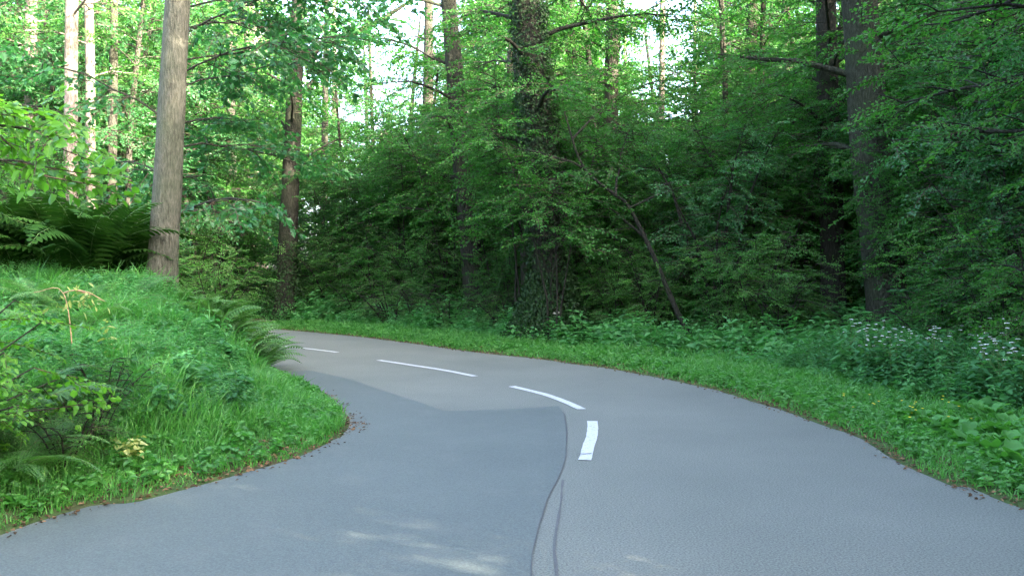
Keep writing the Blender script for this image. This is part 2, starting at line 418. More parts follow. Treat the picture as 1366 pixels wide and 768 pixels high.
# dashed white centre line
m, nt, N, Lk = new_mat('road_paint')
tc = N('ShaderNodeTexCoord'); n1 = N('ShaderNodeTexNoise'); n1.inputs['Scale'].default_value = 45; n1.inputs['Detail'].default_value = 6; n1.inputs['Roughness'].default_value = .7; Lk(tc.outputs['Object'], n1.inputs[0])
r1 = ramp(N, [(.36, (.16, .165, .16)), (.46, (.34, .35, .345)), (.7, (.42, .43, .425))]); Lk(n1.outputs[0], r1.inputs[0])
p = N('ShaderNodeBsdfPrincipled'); p.inputs['Roughness'].default_value = .6; Lk(r1.outputs[0], p.inputs['Base Color'])
o = N('ShaderNodeOutputMaterial'); Lk(p.outputs[0], o.inputs[0]); M['paint'] = m
dashes = [([G(780, 614), G(785, 597), G(790, 580), G(790.5, 562)], 'wide white dash nearest the camera, curving'),
          ([G(776, 546), G(756, 537), G(727, 526.5), G(683, 515.5)], 'white dash above the wide near one'),
          ([G(634, 502), G(590, 493.5), G(548, 487), G(505, 480.5)], 'longer thin white dash farther round the bend'),
          ([G(450, 470), G(418, 466), G(388, 463), G(350, 459.5)], 'farthest white dash running behind the bank')]
for P, lb in dashes:
    b = MB(); c = catmull(P, .1); ribbon(b, jitter(c, .004), np.full(len(c), .11) + r9.normal(0, .003, len(c)), .007)
    d = b.obj('lane_dash', [M['paint']], road); d['label'] = lb
# faint tar line across the first dash
b = MB(); ribbon(b, [G(770, 606), G(778, 606.5), G(789, 605.5)], .02, .0105); b.obj('crack', [M['tar']], road)

# ------------------------------------------------------------------ plants: templates
SPR = [Spray(k) for k in range(4)]                                            # ordinary woodland spray
SPR_BIG = [Spray(10 + k, ll=.135, wf=.7, spacing=.085) for k in range(3)]     # larger leaves
SPR_SM = [Spray(20 + k, ll=.065, wf=.6, spacing=.042) for k in range(3)]
SPR_FAR = [Spray(30 + k, ll=.15, wf=.7, spacing=.10) for k in range(3)]
SPR_RICH = [Spray(40 + k, ll=.13, wf=.72, spacing=.10, rich=True, tilt=.4) for k in range(3)]

def trunk_mesh(path, r0, r1, rng, n=18, flare=.45, knots=3, mat='bark_grey', limbs=(), step=.3):
    """path: control points (x, y, z) from base up"""
    mb = MB(); c = catmull3(path, step); z = c[:, 2] - c[0, 2]; t = z / z.max()
    rad = r0 * (1 - t) ** .75 + r1 * (1 - (1 - t) ** .75)
    rad = rad * (1 + flare * np.exp(-np.clip(z - .12, 0, None) / .28))
    ph = rng.uniform(0, 6.28, 6); q = rng.integers(3, 6)
    zz = z
    def bump(i, th):
        Z = zz[i]
        b = 1 + .035 * np.sin(q * th + ph[0] + Z * .3) + .03 * np.sin(2 * th + ph[1] + Z * .8) + .018 * np.sin(7 * th + ph[2] + Z * 2.1)
        b = b + .16 * np.exp(-Z / .3) * np.clip(np.sin(q * th + ph[3]), 0, 1)
        return b + .012 * np.sin(Z * 5 + ph[4] + 2 * th)
    tube(mb, c, rad, n, 0, .5, bump)
    for pts, rr in limbs: tube(mb, pts, rr, 7, 0)
    return mb

def catmull3(P, step=.3):
    P = np.asarray(P, float); out = []
    Q = np.vstack([2 * P[0] - P[1], P, 2 * P[-1] - P[-2]])
    for i in range(1, len(Q) - 2):
        p0, p1, p2, p3 = Q[i - 1:i + 3]; n = max(2, int(np.linalg.norm(p2 - p1) / step))
        t = np.linspace(0, 1, n, endpoint=False)[:, None]
        out.append(.5 * (2 * p1 + (p2 - p0) * t + (2 * p0 - 5 * p1 + 4 * p2 - p3) * t ** 2 + (3 * p1 - p0 - 3 * p2 + p3) * t ** 3))
    out.append(P[-1:]); return np.vstack(out)

def limb_path(p0, az, el, length, droop, rng, k=6):
    t = np.linspace(0, 1, k)
    d = np.array([math.cos(az) * math.cos(el), math.sin(az) * math.cos(el), math.sin(el)])
    p = p0 + d[None] * (t * length)[:, None]
    p[:, 2] -= droop * length * t ** 2
    p[1:, :] += np.cumsum(rng.normal(0, .025 * length, (k - 1, 3)), 0) * .6
    return p

def along(p, t):
    u = np.linspace(0, 1, len(p)); return np.array([np.interp(t, u, p[:, q]) for q in range(3)])

def sec_sprays(limb, length, rng, P, X, SC, wood=None, t0=.25, dens=1.0, sc=.9, mw=0):
    """side shoots with sprays along a limb; fills P, X, SC"""
    n = max(2, int(length * 2.6 * dens)); sg = 1
    for t in np.linspace(t0, 1, n):
        a = along(limb, t); b = along(limb, min(1, t + .08)); c = along(limb, max(0, t - .08))
        d = norm(b - c); az = math.atan2(d[1], d[0]) + sg * rng.uniform(.5, 1.25); sg = -sg
        ln = max(.35, length * .33 * (1.15 - .7 * t) * rng.uniform(.6, 1.3))
        e = rng.normal(.05, .22)
        dd = np.array([math.cos(az) * math.cos(e), math.sin(az) * math.cos(e), math.sin(e)])
        pts = a + dd[None] * np.array([0, .5, 1])[:, None] * ln; pts[2, 2] -= .08 * ln
        if wood is not None: tube(wood, pts, [.012, .009, .005], 4, mw)
        for u in np.arange(.15, 1.01, .42 / max(ln, .42)):
            P.append(a + dd * ln * u + rng.normal(0, .05, 3))
            az2 = az + rng.normal(0, .55); e2 = rng.normal(-.12, .25)
            X.append([math.cos(az2) * math.cos(e2), math.sin(az2) * math.cos(e2), math.sin(e2)]); SC.append(sc * rng.uniform(.65, 1.15))
    P.append(limb[-1]); X.append(limb[-1] - limb[-2]); SC.append(sc)

class TreeSpec: pass
def build_tree(rng, path, r0, r1, z0, nl, lmax, spr, leafm='leaf', barkm='bark_grey', az_bias=None, low_short=.6, dens=1.0, sc=.9, el=(.15, .65), droop=.28, flare=.45, n=18, keep=None, thin=True):
    """returns trunk mesh builder and crown mesh builder.  path is relative to the base"""
    path = np.asarray(path, float); H = path[-1, 2]
    c = catmull3(path, .3)
    tb = trunk_mesh(path, r0, r1, rng, n=n, flare=flare)
    cb = MB(); P = []; X = []; SC = []
    az = rng.uniform(0, 6.28)
    for k in range(nl):
        f = (k + rng.uniform(0, .7)) / nl; z = z0 + (H * .98 - z0) * f ** .85
        q = np.array([np.interp(z, c[:, 2], c[:, m_]) for m_ in range(3)])
        az += 2.4 + rng.normal(0, .4)
        a = az if az_bias is None or rng.random() > az_bias[1] else az_bias[0] + rng.normal(0, .6)
        prof = (low_short + (1 - low_short) * min(1, f / .25)) * (1 - .72 * max(0, f - .25) / .75)
        ln = lmax * prof * rng.uniform(.7, 1.15)
        lp = limb_path(q, a, rng.uniform(*el) + .35 * f, ln, droop * (1 - .5 * f), rng)
        rr = max(.018, (r0 * (1 - z / H) + r1) * .19) * min(1, ln / 3 + .3)
        tube(tb, lp, np.linspace(rr, .01, len(lp)), 6, 0)
        sec_sprays(lp, ln, rng, P, X, SC, tb, dens=dens, sc=sc)
    P = np.array(P); X = np.array(X); SC = np.array(SC)
    kk = (not thin) | (P[:, 2] < 10) | (rng.random(len(P)) < .22); P, X, SC = P[kk], X[kk], SC[kk]        # upper canopy thinned to let light into the wood
    if keep is not None:
        kk = keep(P); P, X, SC = P[kk], X[kk], SC[kk]
    place_sprays(cb, spr, P, X, SC, rng)
    return tb, cb

def tree_obj(name, loc, label, cat, built, leafm, barkm, group=None, rotz=0, scale=1):
    tb, cb = built
    e = empty(name, loc, label, cat, group, rotz, scale)
    tb.obj('trunk', [M[barkm]], e)
    cb.obj('crown', [M[leafm], M['twig']], e)
    return e

def zat(x, y): return float(height(np.array([[x, y]]))[0])
def base(px, d, sink=.12):
    x, y = at(px, d); return (x, y, zat(x, y) - sink)

def bush_mesh(rng, H, stems, spread, spr, sc=.8, t0=.12, dens=1.0, r=.03, drop=.0):
    wb = MB(); lb = MB(); P = []; X = []; SC = []
    for k in range(stems):
        az = k * 6.283 / stems + rng.uniform(-.5, .5); h = H * rng.uniform(.65, 1.0)
        sp = spread * rng.uniform(.35, 1.1)
        p0 = np.array([math.cos(az), math.sin(az), 0]) * rng.uniform(.02, .18)
        t = np.linspace(0, 1, 6); pts = p0 + np.stack([math.cos(az) * sp * t ** 1.4, math.sin(az) * sp * t ** 1.4, h * (t - .12 * t ** 3)], 1)
        pts[1:] += np.cumsum(rng.normal(0, .03 * h, (5, 3)), 0) * .5
        tube(wb, pts, np.linspace(r * rng.uniform(.7, 1.3), .006, 6), 6, 0)
        nn = int(h * 4.2 * dens)
        for u in np.linspace(t0, 1, max(3, nn)):
            a = along(pts, u); az2 = rng.uniform(0, 6.28)
            ln = (.35 + .28 * H * .35 * (1 - .6 * u)) * rng.uniform(.6, 1.3)
            lp = limb_path(a, az2, rng.uniform(0, .6), ln, .25, rng, 4)
            tube(wb, lp, np.linspace(.011, .004, 4), 4, 0)
            for w in np.arange(.25, 1.01, .4 / max(.4, ln)):
                P.append(along(lp, w)); az3 = az2 + rng.normal(0, .7); e3 = rng.normal(-.05, .3)
                X.append([math.cos(az3), math.sin(az3), math.sin(e3)]); SC.append(sc * rng.uniform(.6, 1.15))
    place_sprays(lb, spr, np.array(P), np.array(X), np.array(SC), rng)
    return wb, lb

# ------------------------------------------------------------------ trees that can be told apart
def special(seed, name, px, d, top, H, w_px, label, cat='tree', leafm='leaf', barkm='bark_dark', z0=3.0, nl=26, lmax=4.2, spr=SPR, bend=(0, 0), r1=.06, **kw):
    """px, d: foot of the trunk; top: photo column of the trunk where it leaves the picture"""
    rng = np.random.default_rng(seed)
    x, y, z = base(px, d)
    zt = CAMZ + HY * d / FPX - z                         # height at which the trunk leaves the picture
    dx = (top - px) * d / FPX
    mid = (dx * .5 + bend[0], bend[1], zt * .5)
    path = [(0, 0, 0), (dx * .22 + bend[0] * .6, bend[1] * .5, zt * .25), mid, (dx, 0, zt), (dx * (1 + .5 * (H - zt) / zt), rng.normal(0, .3), (H + zt) / 2), (dx * (1 + .7 * (H - zt) / zt), rng.normal(0, .5), H)]
    r0 = w_px * d / FPX / 2
    kw.setdefault('dens', 1.25); kw.setdefault('sc', 1.0)
    b = build_tree(rng, path, r0, r1, z0, nl, lmax, spr, **kw)
    return tree_obj(name, (x, y, z), label, cat, b, leafm, barkm)

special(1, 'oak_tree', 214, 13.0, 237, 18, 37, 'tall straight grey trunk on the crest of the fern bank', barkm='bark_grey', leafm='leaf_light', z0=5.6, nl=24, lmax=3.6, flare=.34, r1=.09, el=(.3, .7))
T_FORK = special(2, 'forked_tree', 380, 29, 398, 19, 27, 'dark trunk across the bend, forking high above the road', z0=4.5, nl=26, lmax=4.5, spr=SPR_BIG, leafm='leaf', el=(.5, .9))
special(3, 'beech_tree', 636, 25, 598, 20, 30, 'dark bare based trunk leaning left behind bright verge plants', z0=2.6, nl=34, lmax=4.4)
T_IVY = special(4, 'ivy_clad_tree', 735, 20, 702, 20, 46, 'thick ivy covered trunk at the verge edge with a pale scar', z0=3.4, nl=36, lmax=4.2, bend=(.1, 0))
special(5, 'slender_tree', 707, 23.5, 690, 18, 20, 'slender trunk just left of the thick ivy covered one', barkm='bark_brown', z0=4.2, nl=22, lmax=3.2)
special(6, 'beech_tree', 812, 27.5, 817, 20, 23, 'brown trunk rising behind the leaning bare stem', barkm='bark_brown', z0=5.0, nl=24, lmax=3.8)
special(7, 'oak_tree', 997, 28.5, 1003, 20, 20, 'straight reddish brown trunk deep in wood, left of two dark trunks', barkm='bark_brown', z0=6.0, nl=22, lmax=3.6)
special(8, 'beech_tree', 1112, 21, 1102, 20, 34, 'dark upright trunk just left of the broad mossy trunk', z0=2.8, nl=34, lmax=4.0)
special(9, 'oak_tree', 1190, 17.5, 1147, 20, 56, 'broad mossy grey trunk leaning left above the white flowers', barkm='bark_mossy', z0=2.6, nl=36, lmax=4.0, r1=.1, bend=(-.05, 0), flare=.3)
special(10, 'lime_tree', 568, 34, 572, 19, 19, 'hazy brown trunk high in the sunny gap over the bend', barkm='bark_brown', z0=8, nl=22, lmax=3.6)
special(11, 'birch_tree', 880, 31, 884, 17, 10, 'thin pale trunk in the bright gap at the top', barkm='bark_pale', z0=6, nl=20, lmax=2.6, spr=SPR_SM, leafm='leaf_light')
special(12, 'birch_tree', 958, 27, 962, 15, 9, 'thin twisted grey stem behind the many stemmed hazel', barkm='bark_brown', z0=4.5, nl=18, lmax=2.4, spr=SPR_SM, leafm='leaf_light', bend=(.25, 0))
# sunlit trunks up on the bank
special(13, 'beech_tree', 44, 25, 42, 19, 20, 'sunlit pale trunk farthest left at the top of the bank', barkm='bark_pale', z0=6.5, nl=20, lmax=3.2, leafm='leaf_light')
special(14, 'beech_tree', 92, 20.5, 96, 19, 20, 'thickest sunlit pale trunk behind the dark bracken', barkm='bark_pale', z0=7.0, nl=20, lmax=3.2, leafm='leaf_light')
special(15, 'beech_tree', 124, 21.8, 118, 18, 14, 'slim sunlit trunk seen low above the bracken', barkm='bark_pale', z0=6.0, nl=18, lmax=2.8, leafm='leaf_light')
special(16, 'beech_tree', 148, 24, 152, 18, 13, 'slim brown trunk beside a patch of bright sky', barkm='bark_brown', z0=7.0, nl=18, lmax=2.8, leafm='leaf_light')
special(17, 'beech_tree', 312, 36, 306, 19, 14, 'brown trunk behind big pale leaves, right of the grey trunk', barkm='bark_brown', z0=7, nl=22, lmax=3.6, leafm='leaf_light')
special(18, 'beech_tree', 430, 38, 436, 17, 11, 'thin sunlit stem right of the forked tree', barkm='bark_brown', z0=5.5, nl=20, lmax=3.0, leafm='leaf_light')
# fork of the forked tree
x0, y0, z0_ = T_FORK.location
rng = np.random.default_rng(77); fb = MB()
for az, el, ln in ((2.9, .75, 4.0), (.2, .6, 4.6)):
    lp = limb_path(np.array([.36, 0, 8.4]), az, el, ln, .05, rng); tube(fb, lp, np.linspace(.17, .05, 6), 8)
o = fb.obj('fork_limb', [M['bark_dark']], T_FORK)

# ivy on the ivy tree (and some on two more trunks)
def ivy_part(parent, seed, path, r0, top, dens, foot=1.6):
    rng = np.random.default_rng(seed); mb = MB(); c = catmull3(path, .2); n = int(dens * top)
    z = rng.power(1.0, n) * top; k = rng.random(n) < .45; z[k] = rng.random(k.sum()) ** 1.5 * foot
    th = rng.uniform(0, 6.28, n); keep = np.sin(th * 2 + z * 1.1) + rng.normal(0, .5, n) > -.9
    z, th = z[keep], th[keep]; n = len(z)
    cx = np.interp(z, c[:, 2], c[:, 0]); cy = np.interp(z, c[:, 2], c[:, 1])
    rr = r0 * (1.0 - .35 * z / top) + rng.uniform(.02, .16, n) + (.34 + .34 * rng.random(n)) * np.clip(1 - z / foot, 0, 1) ** 1.3
    out = np.stack([np.cos(th), np.sin(th), np.zeros(n)], 1)
    B = np.stack([cx, cy, z], 1) + out * rr[:, None]
    Nn = norm(out + rng.normal(0, .45, (n, 3)) + np.array([0, 0, .35])); D = norm(np.array([0, 0, -1.]) + rng.normal(0, .5, (n, 3)) + out * .3)
    S = norm(np.cross(Nn, D)); Nn = np.cross(D, S); L = rng.uniform(.035, .075, n)
    b = mb.verts(leaf_verts(B, D, S, Nn, L, L * .9, rich=True))
    mb.quads((b + np.arange(n)[:, None, None] * 6) + LEAF_Q[None], 0, np.repeat(np.clip(rng.normal(.5, .2, n), 0, 1), 2))
    return mb.obj('ivy', [M['ivy']], parent)
ivy_part(T_IVY, 5, [(0, 0, 0), (-.02, 0, 2), (-.2, 0, 4), (-.5, 0, 7)], .43, 7.6, 3200, 1.6)
ivy_part(T_FORK, 6, [(0, 0, 0), (.1, 0, 2), (.2, 0, 5), (.3, 0, 7)], .36, 2.6, 1800, 1.7)
# pale scar where a limb came off, at the foot of the ivy tree
sb = MB(); c = np.array([.09, -.60, .70])
tube(sb, [c + (-.09, 0, 0), c + (-.05, -.03, .01), c + (.03, -.035, .015), c + (.09, -.01, 0)], [.01, .035, .04, .012], 7)
sb.obj('bark_scar', [plain_mat('pale_wood', (.5, .48, .42), .8, .1)], T_IVY)

# leaning bare stem and many stemmed hazel at the edge of the wood
rng = np.random.default_rng(31)
x, y, z = base(928, 18.6, .08)
k = 18.6 / FPX
path = [(0, 0, 0), (-.35, .0, .6), ((870 - 928) * k, .1, (HY - 335) * k + CAMZ - z), ((840 - 928) * k, .15, (HY - 275) * k + CAMZ - z), ((825 - 928) * k, .1, (HY - 262) * k + CAMZ - z), ((778 - 928) * k, 0, (HY - 222) * k + CAMZ - z), ((752 - 928) * k, -.1, (HY - 150) * k + CAMZ - z)]
tb = MB(); c = catmull3(path, .12); tube(tb, c, np.linspace(.062, .018, len(c)) * (1 + .06 * np.sin(np.arange(len(c)) * 1.7)), 9)
P = []; X = []; SC = []
for s_, az, el, ln in ((.42, 2.2, .6, 1.6), (.55, .3, .5, 1.4), (.62, 1.2, .9, 2.2), (.78, 3.0, .4, 1.5), (.9, .6, .8, 1.3)):
    lp = limb_path(along(c, s_), az, el, ln, .1, rng); tube(tb, lp, np.linspace(.03, .008, 6), 5); sec_sprays(lp, ln, rng, P, X, SC, tb, dens=1.0, sc=.7)
cb = MB(); place_sprays(cb, SPR_SM, np.array(P), np.array(X), np.array(SC), rng)
tree_obj('leaning_tree', (x, y, z), 'crooked dark bare stem leaning left out of the verge plants', 'tree', (tb, cb), 'leaf', 'bark_dark')
wb, lb = bush_mesh(np.random.default_rng(32), 6.0, 7, 2.0, SPR, sc=.75, t0=.42, dens=.8, r=.06)
h = empty('hazel_tree', base(955, 19.8), 'many stemmed hazel with dark splayed stems behind low verge plants', 'tree')
wb.obj('trunk', [M['bark_dark']], h); lb.obj('crown', [M['leaf_blue'], M['twig']], h)

# overhanging maple with large pale leaves, rooted on the bank behind the grey trunk
rng = np.random.default_rng(41)
b = build_tree(rng, [(0, 0, 0), (.05, 0, 2), (.18, 0, 4), (.36, .0, 7), (.5, .1, 10)], .12, .03, 2.0, 26, 3.8, SPR_BIG, az_bias=(.2, .65), el=(.2, .6), dens=1.1, sc=1.0, droop=.25)
x, y = at(211, 15.3)
tree_obj('young_maple', (x, y, zat(x, y) - .1), 'young maple with large pale leaves hanging over the bend', 'tree', b, 'leaf_blue', 'bark_brown')

# ------------------------------------------------------------------ wood behind: shared kinds of tree, each its own object
def proto_tree(seed, H, r0, z0, nl, lmax, spr, leafm, barkm, **kw):
    rng = np.random.default_rng(seed)
    path = [(0, 0, 0), (rng.normal(0, .1), rng.normal(0, .1), H * .25), (rng.normal(0, .3), rng.normal(0, .3), H * .5), (rng.normal(0, .5), rng.normal(0, .5), H)]
    tb, cb = build_tree(rng, path, r0, .05, z0, nl, lmax, spr, n=12, **kw)
    return tb.mesh('trunk', [M[barkm]]), cb.mesh('crown', [M[leafm], M['twig']])
KINDS = {
    'a': proto_tree(101, 19, .26, 3.6, 44, 4.6, SPR_BIG, 'leaf', 'bark_brown', dens=1.25, sc=1.15),
    'b': proto_tree(102, 17, .22, 1.8, 46, 4.4, SPR_FAR, 'leaf_light', 'bark_brown', dens=1.3, sc=1.2),
    'c': proto_tree(103, 14, .14, 1.2, 46, 3.6, SPR_BIG, 'leaf_blue', 'bark_dark', dens=1.25, sc=1.1),
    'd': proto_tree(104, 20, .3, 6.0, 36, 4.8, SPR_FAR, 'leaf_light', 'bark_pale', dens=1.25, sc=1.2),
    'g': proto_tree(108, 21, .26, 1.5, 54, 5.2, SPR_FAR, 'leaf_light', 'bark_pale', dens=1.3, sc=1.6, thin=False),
    'h': proto_tree(109, 19, .24, 1.2, 54, 4.8, SPR_FAR, 'leaf', 'bark_brown', dens=1.3, sc=1.5, thin=False),
    's': proto_tree(107, 17, .24, 1.6, 60, 4.6, SPR_FAR, 'leaf', 'bark_brown', dens=1.6, sc=1.4, thin=False),  # dense crown shaped to block the sun, for the unseen trees
    'e': proto_tree(105, 12, .10, .9, 44, 3.2, SPR, 'leaf', 'bark_dark', dens=1.2, sc=1.05, el=(.0, .45)),
    'f': proto_tree(106, 11, .09, 1.2, 42, 3.2, SPR, 'leaf_blue', 'bark_brown', dens=1.2, sc=1.05, el=(.0, .4)),
}
SHADE_RNG = np.random.default_rng(1)
def wood_tree(kind, x, y, label, group=None, s=1.0, name='woodland_tree', rot=None):
    tm, cm = KINDS[kind]
    e = empty(name, (x, y, zat(x, y) - .15), label, 'tree', group, float(RNG.uniform(0, 6.28)) if rot is None else rot, s)
    link('trunk', tm, e); link('crown', cm, e)
    return e
mid_trees = [  # photo column, depth, kind
    (690, 33, 'a'), (770, 36, 'b'), (1050, 34, 'a'), (1180, 31, 'b'), (1280, 27, 'a'), (1350, 24, 'c'), (1390, 31, 'a'), (505, 43, 'c'), (330, 44, 'b'), (230, 41, 'b'), (60, 42, 'h'), (-40, 36, 'b'), (1120, 44, 'b'), (1240, 45, 'd'), (1340, 42, 'b'), (660, 46, 'c'), (400, 58, 'b'), (290, 60, 'd'),
    (455, 33.5, 'e'), (535, 32, 'f'), (595, 31, 'e'), (668, 30, 'f'), (755, 29, 'e'), (790, 26, 'e'), (850, 29, 'f'), (915, 30, 'e'), (950, 35, 'f'), (1030, 27, 'e'), (1072, 29, 'f'), (1148, 24, 'e'), (1225, 23.5, 'f'), (1268, 21.5, 'e'), (1320, 20.5, 'f'), (1362, 18.5, 'e'), (1410, 17.5, 'f'), (1190, 35, 'e'), (880, 38, 'e'), (720, 40, 'f'), (640, 38, 'e'), (325, 40, 'e'), (260, 35, 'f'), (1300, 33, 'c'), (1240, 36, 'c'), (1100, 38, 'c'), (1020, 40, 'c'), (800, 42, 'c'),
    (20, 29, 'e'), (75, 33, 'c'), (112, 37, 'b'), (175, 28, 'f'), (200, 36, 'f'), (258, 29, 'e'), (-20, 27, 'c'), (10, 44, 'h'), (340, 50, 'd'), (140, 45, 'h'), (300, 31, 'e'), (-30, 22, 'c'), (70, 26.5, 'f'), (125, 27, 'e'), (178, 25, 'f')]
for px, d, k in mid_trees:
    x, y = at(px + RNG.uniform(-8, 8), d)
    side = 'on the left bank' if px < 300 else ('behind the bend' if px < 620 else ('behind the ivy covered trunk' if px < 900 else 'behind the broad mossy trunk'))
    kd = {'h': 'tall full crowned green tree', 'e': 'deep green young tree leafy to the ground', 'f': 'cool green young tree', 'a': 'dark brown trunked tree', 'b': 'light green leafy tree', 'c': 'slim dark trunked tree', 'd': 'tall pale trunked tree'}[k]
    wood_tree(k, x, y, f'{kd}, in the wood {side}', 'trees deep in the wood', float(RNG.uniform(.9, 1.1)) * (.7 if k in 'ef' and (430 < px < 620 or 820 < px < 960) else 1))
far_trees = [(455, 60, 'd'), (545, 56, 'b'), (870, 58, 'b'), (925, 64, 'd'), (590, 62, 'd'), (500, 66, 'b'), (845, 66, 'd'), (-80, 48, 'g'), (-10, 52, 'g'), (60, 56, 'h'), (110, 60, 'g'), (240, 52, 'g'), (290, 56, 'g'), (350, 62, 'g'), (660, 54, 'g'), (710, 50, 'h'), (760, 56, 'g'), (960, 54, 'g'), (1010, 50, 'h'), (1060, 56, 'g'), (1180, 52, 'h'), (1230, 54, 'g'), (1290, 50, 'h'), (1350, 52, 'g'), (1400, 46, 'h'), (-60, 62, 'd'), (40, 66, 'b'), (200, 72, 'b'), (350, 76, 'd'), (620, 66, 'b'), (700, 74, 'b'), (800, 66, 'd'), (1000, 66, 'b'), (1100, 70, 'd'), (1200, 62, 'b'), (1300, 66, 'b'), (1420, 58, 'b')]
for px, d, k in far_trees:
    x, y = at(px + RNG.uniform(-15, 15), d)
    wood_tree(k, x, y, 'sunlit light green tree at the far side of the wood', 'sunlit trees at the far side of the wood', float(RNG.uniform(.85, 1.1)))
# unseen trees added beside and behind the viewer to shade the road
for x, y, k, s in [(7.6, .5, 'b', .95), (9.8, 4.2, 's', .95), (8.2, 3.4, 's', 1.), (12.8, 8.2, 's', .95), (16.0, 12.0, 's', 1.0), (6.8, -5.0, 's', .95), (10.8, -2.5, 'b', 1.0), (14.5, 2.5, 's', 1.0), (7.5, -11, 's', 1.0), (12.5, -8.5, 'b', 1.0), (18.5, 7.0, 's', 1.0), (18, -3, 'b', 1.), (9, -17, 's', 1.), (15, -14, 's', 1.0), (6.0, -14, 's', 1.), (22, 2, 's', 1.), (20, 16, 's', .9), (13, -20, 's', 1.), (4.5, -22, 's', .9), (-9.0, -3, 'b', .9), (-11, 4.0, 'b', .85), (-8, -11, 'b', .9)]:
    wood_tree(k, x, y, 'unseen tree added beside the viewpoint to shade the road', 'unseen shade trees beside the viewpoint', s, rot=float(SHADE_RNG.uniform(0, 6.28)))

# ------------------------------------------------------------------ understorey bushes
BUSH = {}
for key, (seed, H, st, sp, spr, leafm, sc) in {
    'sap': (207, 6.6, 4, 1.2, SPR, 'leaf', .9), 'tall': (201, 7.2, 8, 2.3, SPR, 'leaf', .85), 'tall_cool': (202, 6.4, 8, 2.2, SPR, 'leaf_blue', .85), 'mid': (203, 3.6, 8, 1.7, SPR, 'leaf', .75), 'mid_light': (204, 3.4, 8, 1.7, SPR, 'leaf_light', .75), 'dark': (209, 2.4, 10, 1.3, SPR_SM, 'ivy', .7), 'low': (205, 1.7, 9, 1.0, SPR_SM, 'leaf', .6), 'low_light': (206, 1.5, 9, 1.0, SPR_SM, 'leaf_light', .55)}.items():  # dark kind: ivy's deep leaf colour stands in for shade behind the bracken
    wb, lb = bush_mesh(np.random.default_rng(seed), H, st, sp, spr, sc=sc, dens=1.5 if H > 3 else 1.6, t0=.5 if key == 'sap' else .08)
    BUSH[key] = (wb.mesh('stems', [M['bark_dark']]), lb.mesh('foliage', [M[leafm], M['twig']]))
def bush(key, px, d, label, group, s=1.0, name='woodland_bush', xy=None):
    x, y = xy if xy else at(px, d)
    e = empty(name, (x, y, zat(x, y) - .05), label, 'bush', group, float(RNG.uniform(0, 6.28)), s)
    link('stems', BUSH[key][0], e); link('foliage', BUSH[key][1], e); return e
where = lambda px: 'left of the forked trunk' if px < 360 else ('between the forked and leaning trunks' if px < 620 else ('beside the ivy covered trunk' if px < 860 else ('behind the many stemmed hazel' if px < 1080 else 'behind the broad mossy trunk')))
for px, d, k, s in [
    (300, 33, 'tall', 1.), (345, 36, 'mid_light', 1.1), (425, 32, 'tall_cool', 1.), (470, 30, 'tall', 1.), (520, 29, 'tall', .9), (560, 31, 'tall_cool', 1.1), (600, 28, 'mid', 1.1), (660, 28, 'tall', 1.), (700, 27, 'mid', 1.1), (770, 25, 'tall', .9), (835, 25, 'tall_cool', .95), (790, 30, 'tall', 1.1), (880, 27, 'tall', 1.), (920, 25, 'tall_cool', .9), (985, 24, 'tall', .95), (1045, 24, 'tall', 1.), (1075, 26, 'tall_cool', 1.1), (1150, 22, 'tall', .95), (1145, 27, 'tall_cool', 1.1), (1230, 20.5, 'tall', 1.), (1265, 18, 'tall_cool', .95), (1300, 16, 'tall', .9), (1350, 14.5, 'tall', .95), (1390, 13, 'tall_cool', .9), (1330, 19, 'tall', 1.1), (1420, 15, 'tall', 1.), (1240, 25, 'tall', 1.1), (1100, 31, 'tall', 1.1), (960, 32, 'tall_cool', 1.1), (740, 33, 'tall_cool', 1.1), (630, 35, 'tall', 1.2), (500, 38, 'mid_light', 1.3), (400, 42, 'mid_light', 1.3),
    (702, 21.6, 'sap', 1.1), (738, 19.1, 'sap', .95), (720, 22, 'sap', 1.), (1045, 21, 'sap', .95), (1165, 23, 'sap', .9), (1310, 16, 'sap', .9), (1207, 16.6, 'sap', .62), (1000, 21, 'sap', 1.), (600, 26, 'sap', 1.1), (545, 27.5, 'sap', 1.1), (880, 21.5, 'sap', .9), (1085, 23.5, 'mid_light', .9), (965, 18.2, 'mid', .7), (1010, 17.8, 'mid_light', .75), (1022, 18, 'mid_light', .75), (1330, 15, 'mid', .8), (1330, 13.6, 'mid_light', .8), (870, 19.6, 'mid_light', .7), (820, 20.5, 'mid', .8), (822, 20, 'mid_light', .55), (672, 23.5, 'mid', .7), (595, 25.4, 'mid', .8), (560, 26, 'mid_light', .8), (515, 27.5, 'mid', .8), (470, 29, 'mid_light', .8), (1385, 12.2, 'mid_light', .8), (760, 24, 'tall', .9), (900, 23.5, 'tall', .8), (1060, 22.5, 'tall', .8), (1020, 22.5, 'mid', 1.1), (925, 22.5, 'mid_light', 1.), (830, 22, 'mid', 1.), (780, 22.5, 'mid_light', 1.), (670, 25, 'mid_light', 1.1), (570, 27, 'mid_light', 1.), (500, 27.5, 'mid', 1.), (445, 29.5, 'mid_light', 1.), (1150, 24, 'mid', 1.), (1210, 21, 'mid_light', .9), (1270, 20, 'mid', 1.), (1310, 14.8, 'mid_light', .9), (1365, 12.6, 'mid', .9), (1290, 18, 'mid', 1.2)]:
    bush(k, px, d, f'tall {"cool" if "cool" in k else "deep"} green understorey bush {where(px)}' if 'tall' in k else (f'slender stemmed sapling leafy in its upper half, {where(px)}' if k == 'sap' else f'rounded leafy bush {where(px)}'), 'understorey bushes under the trees', s)
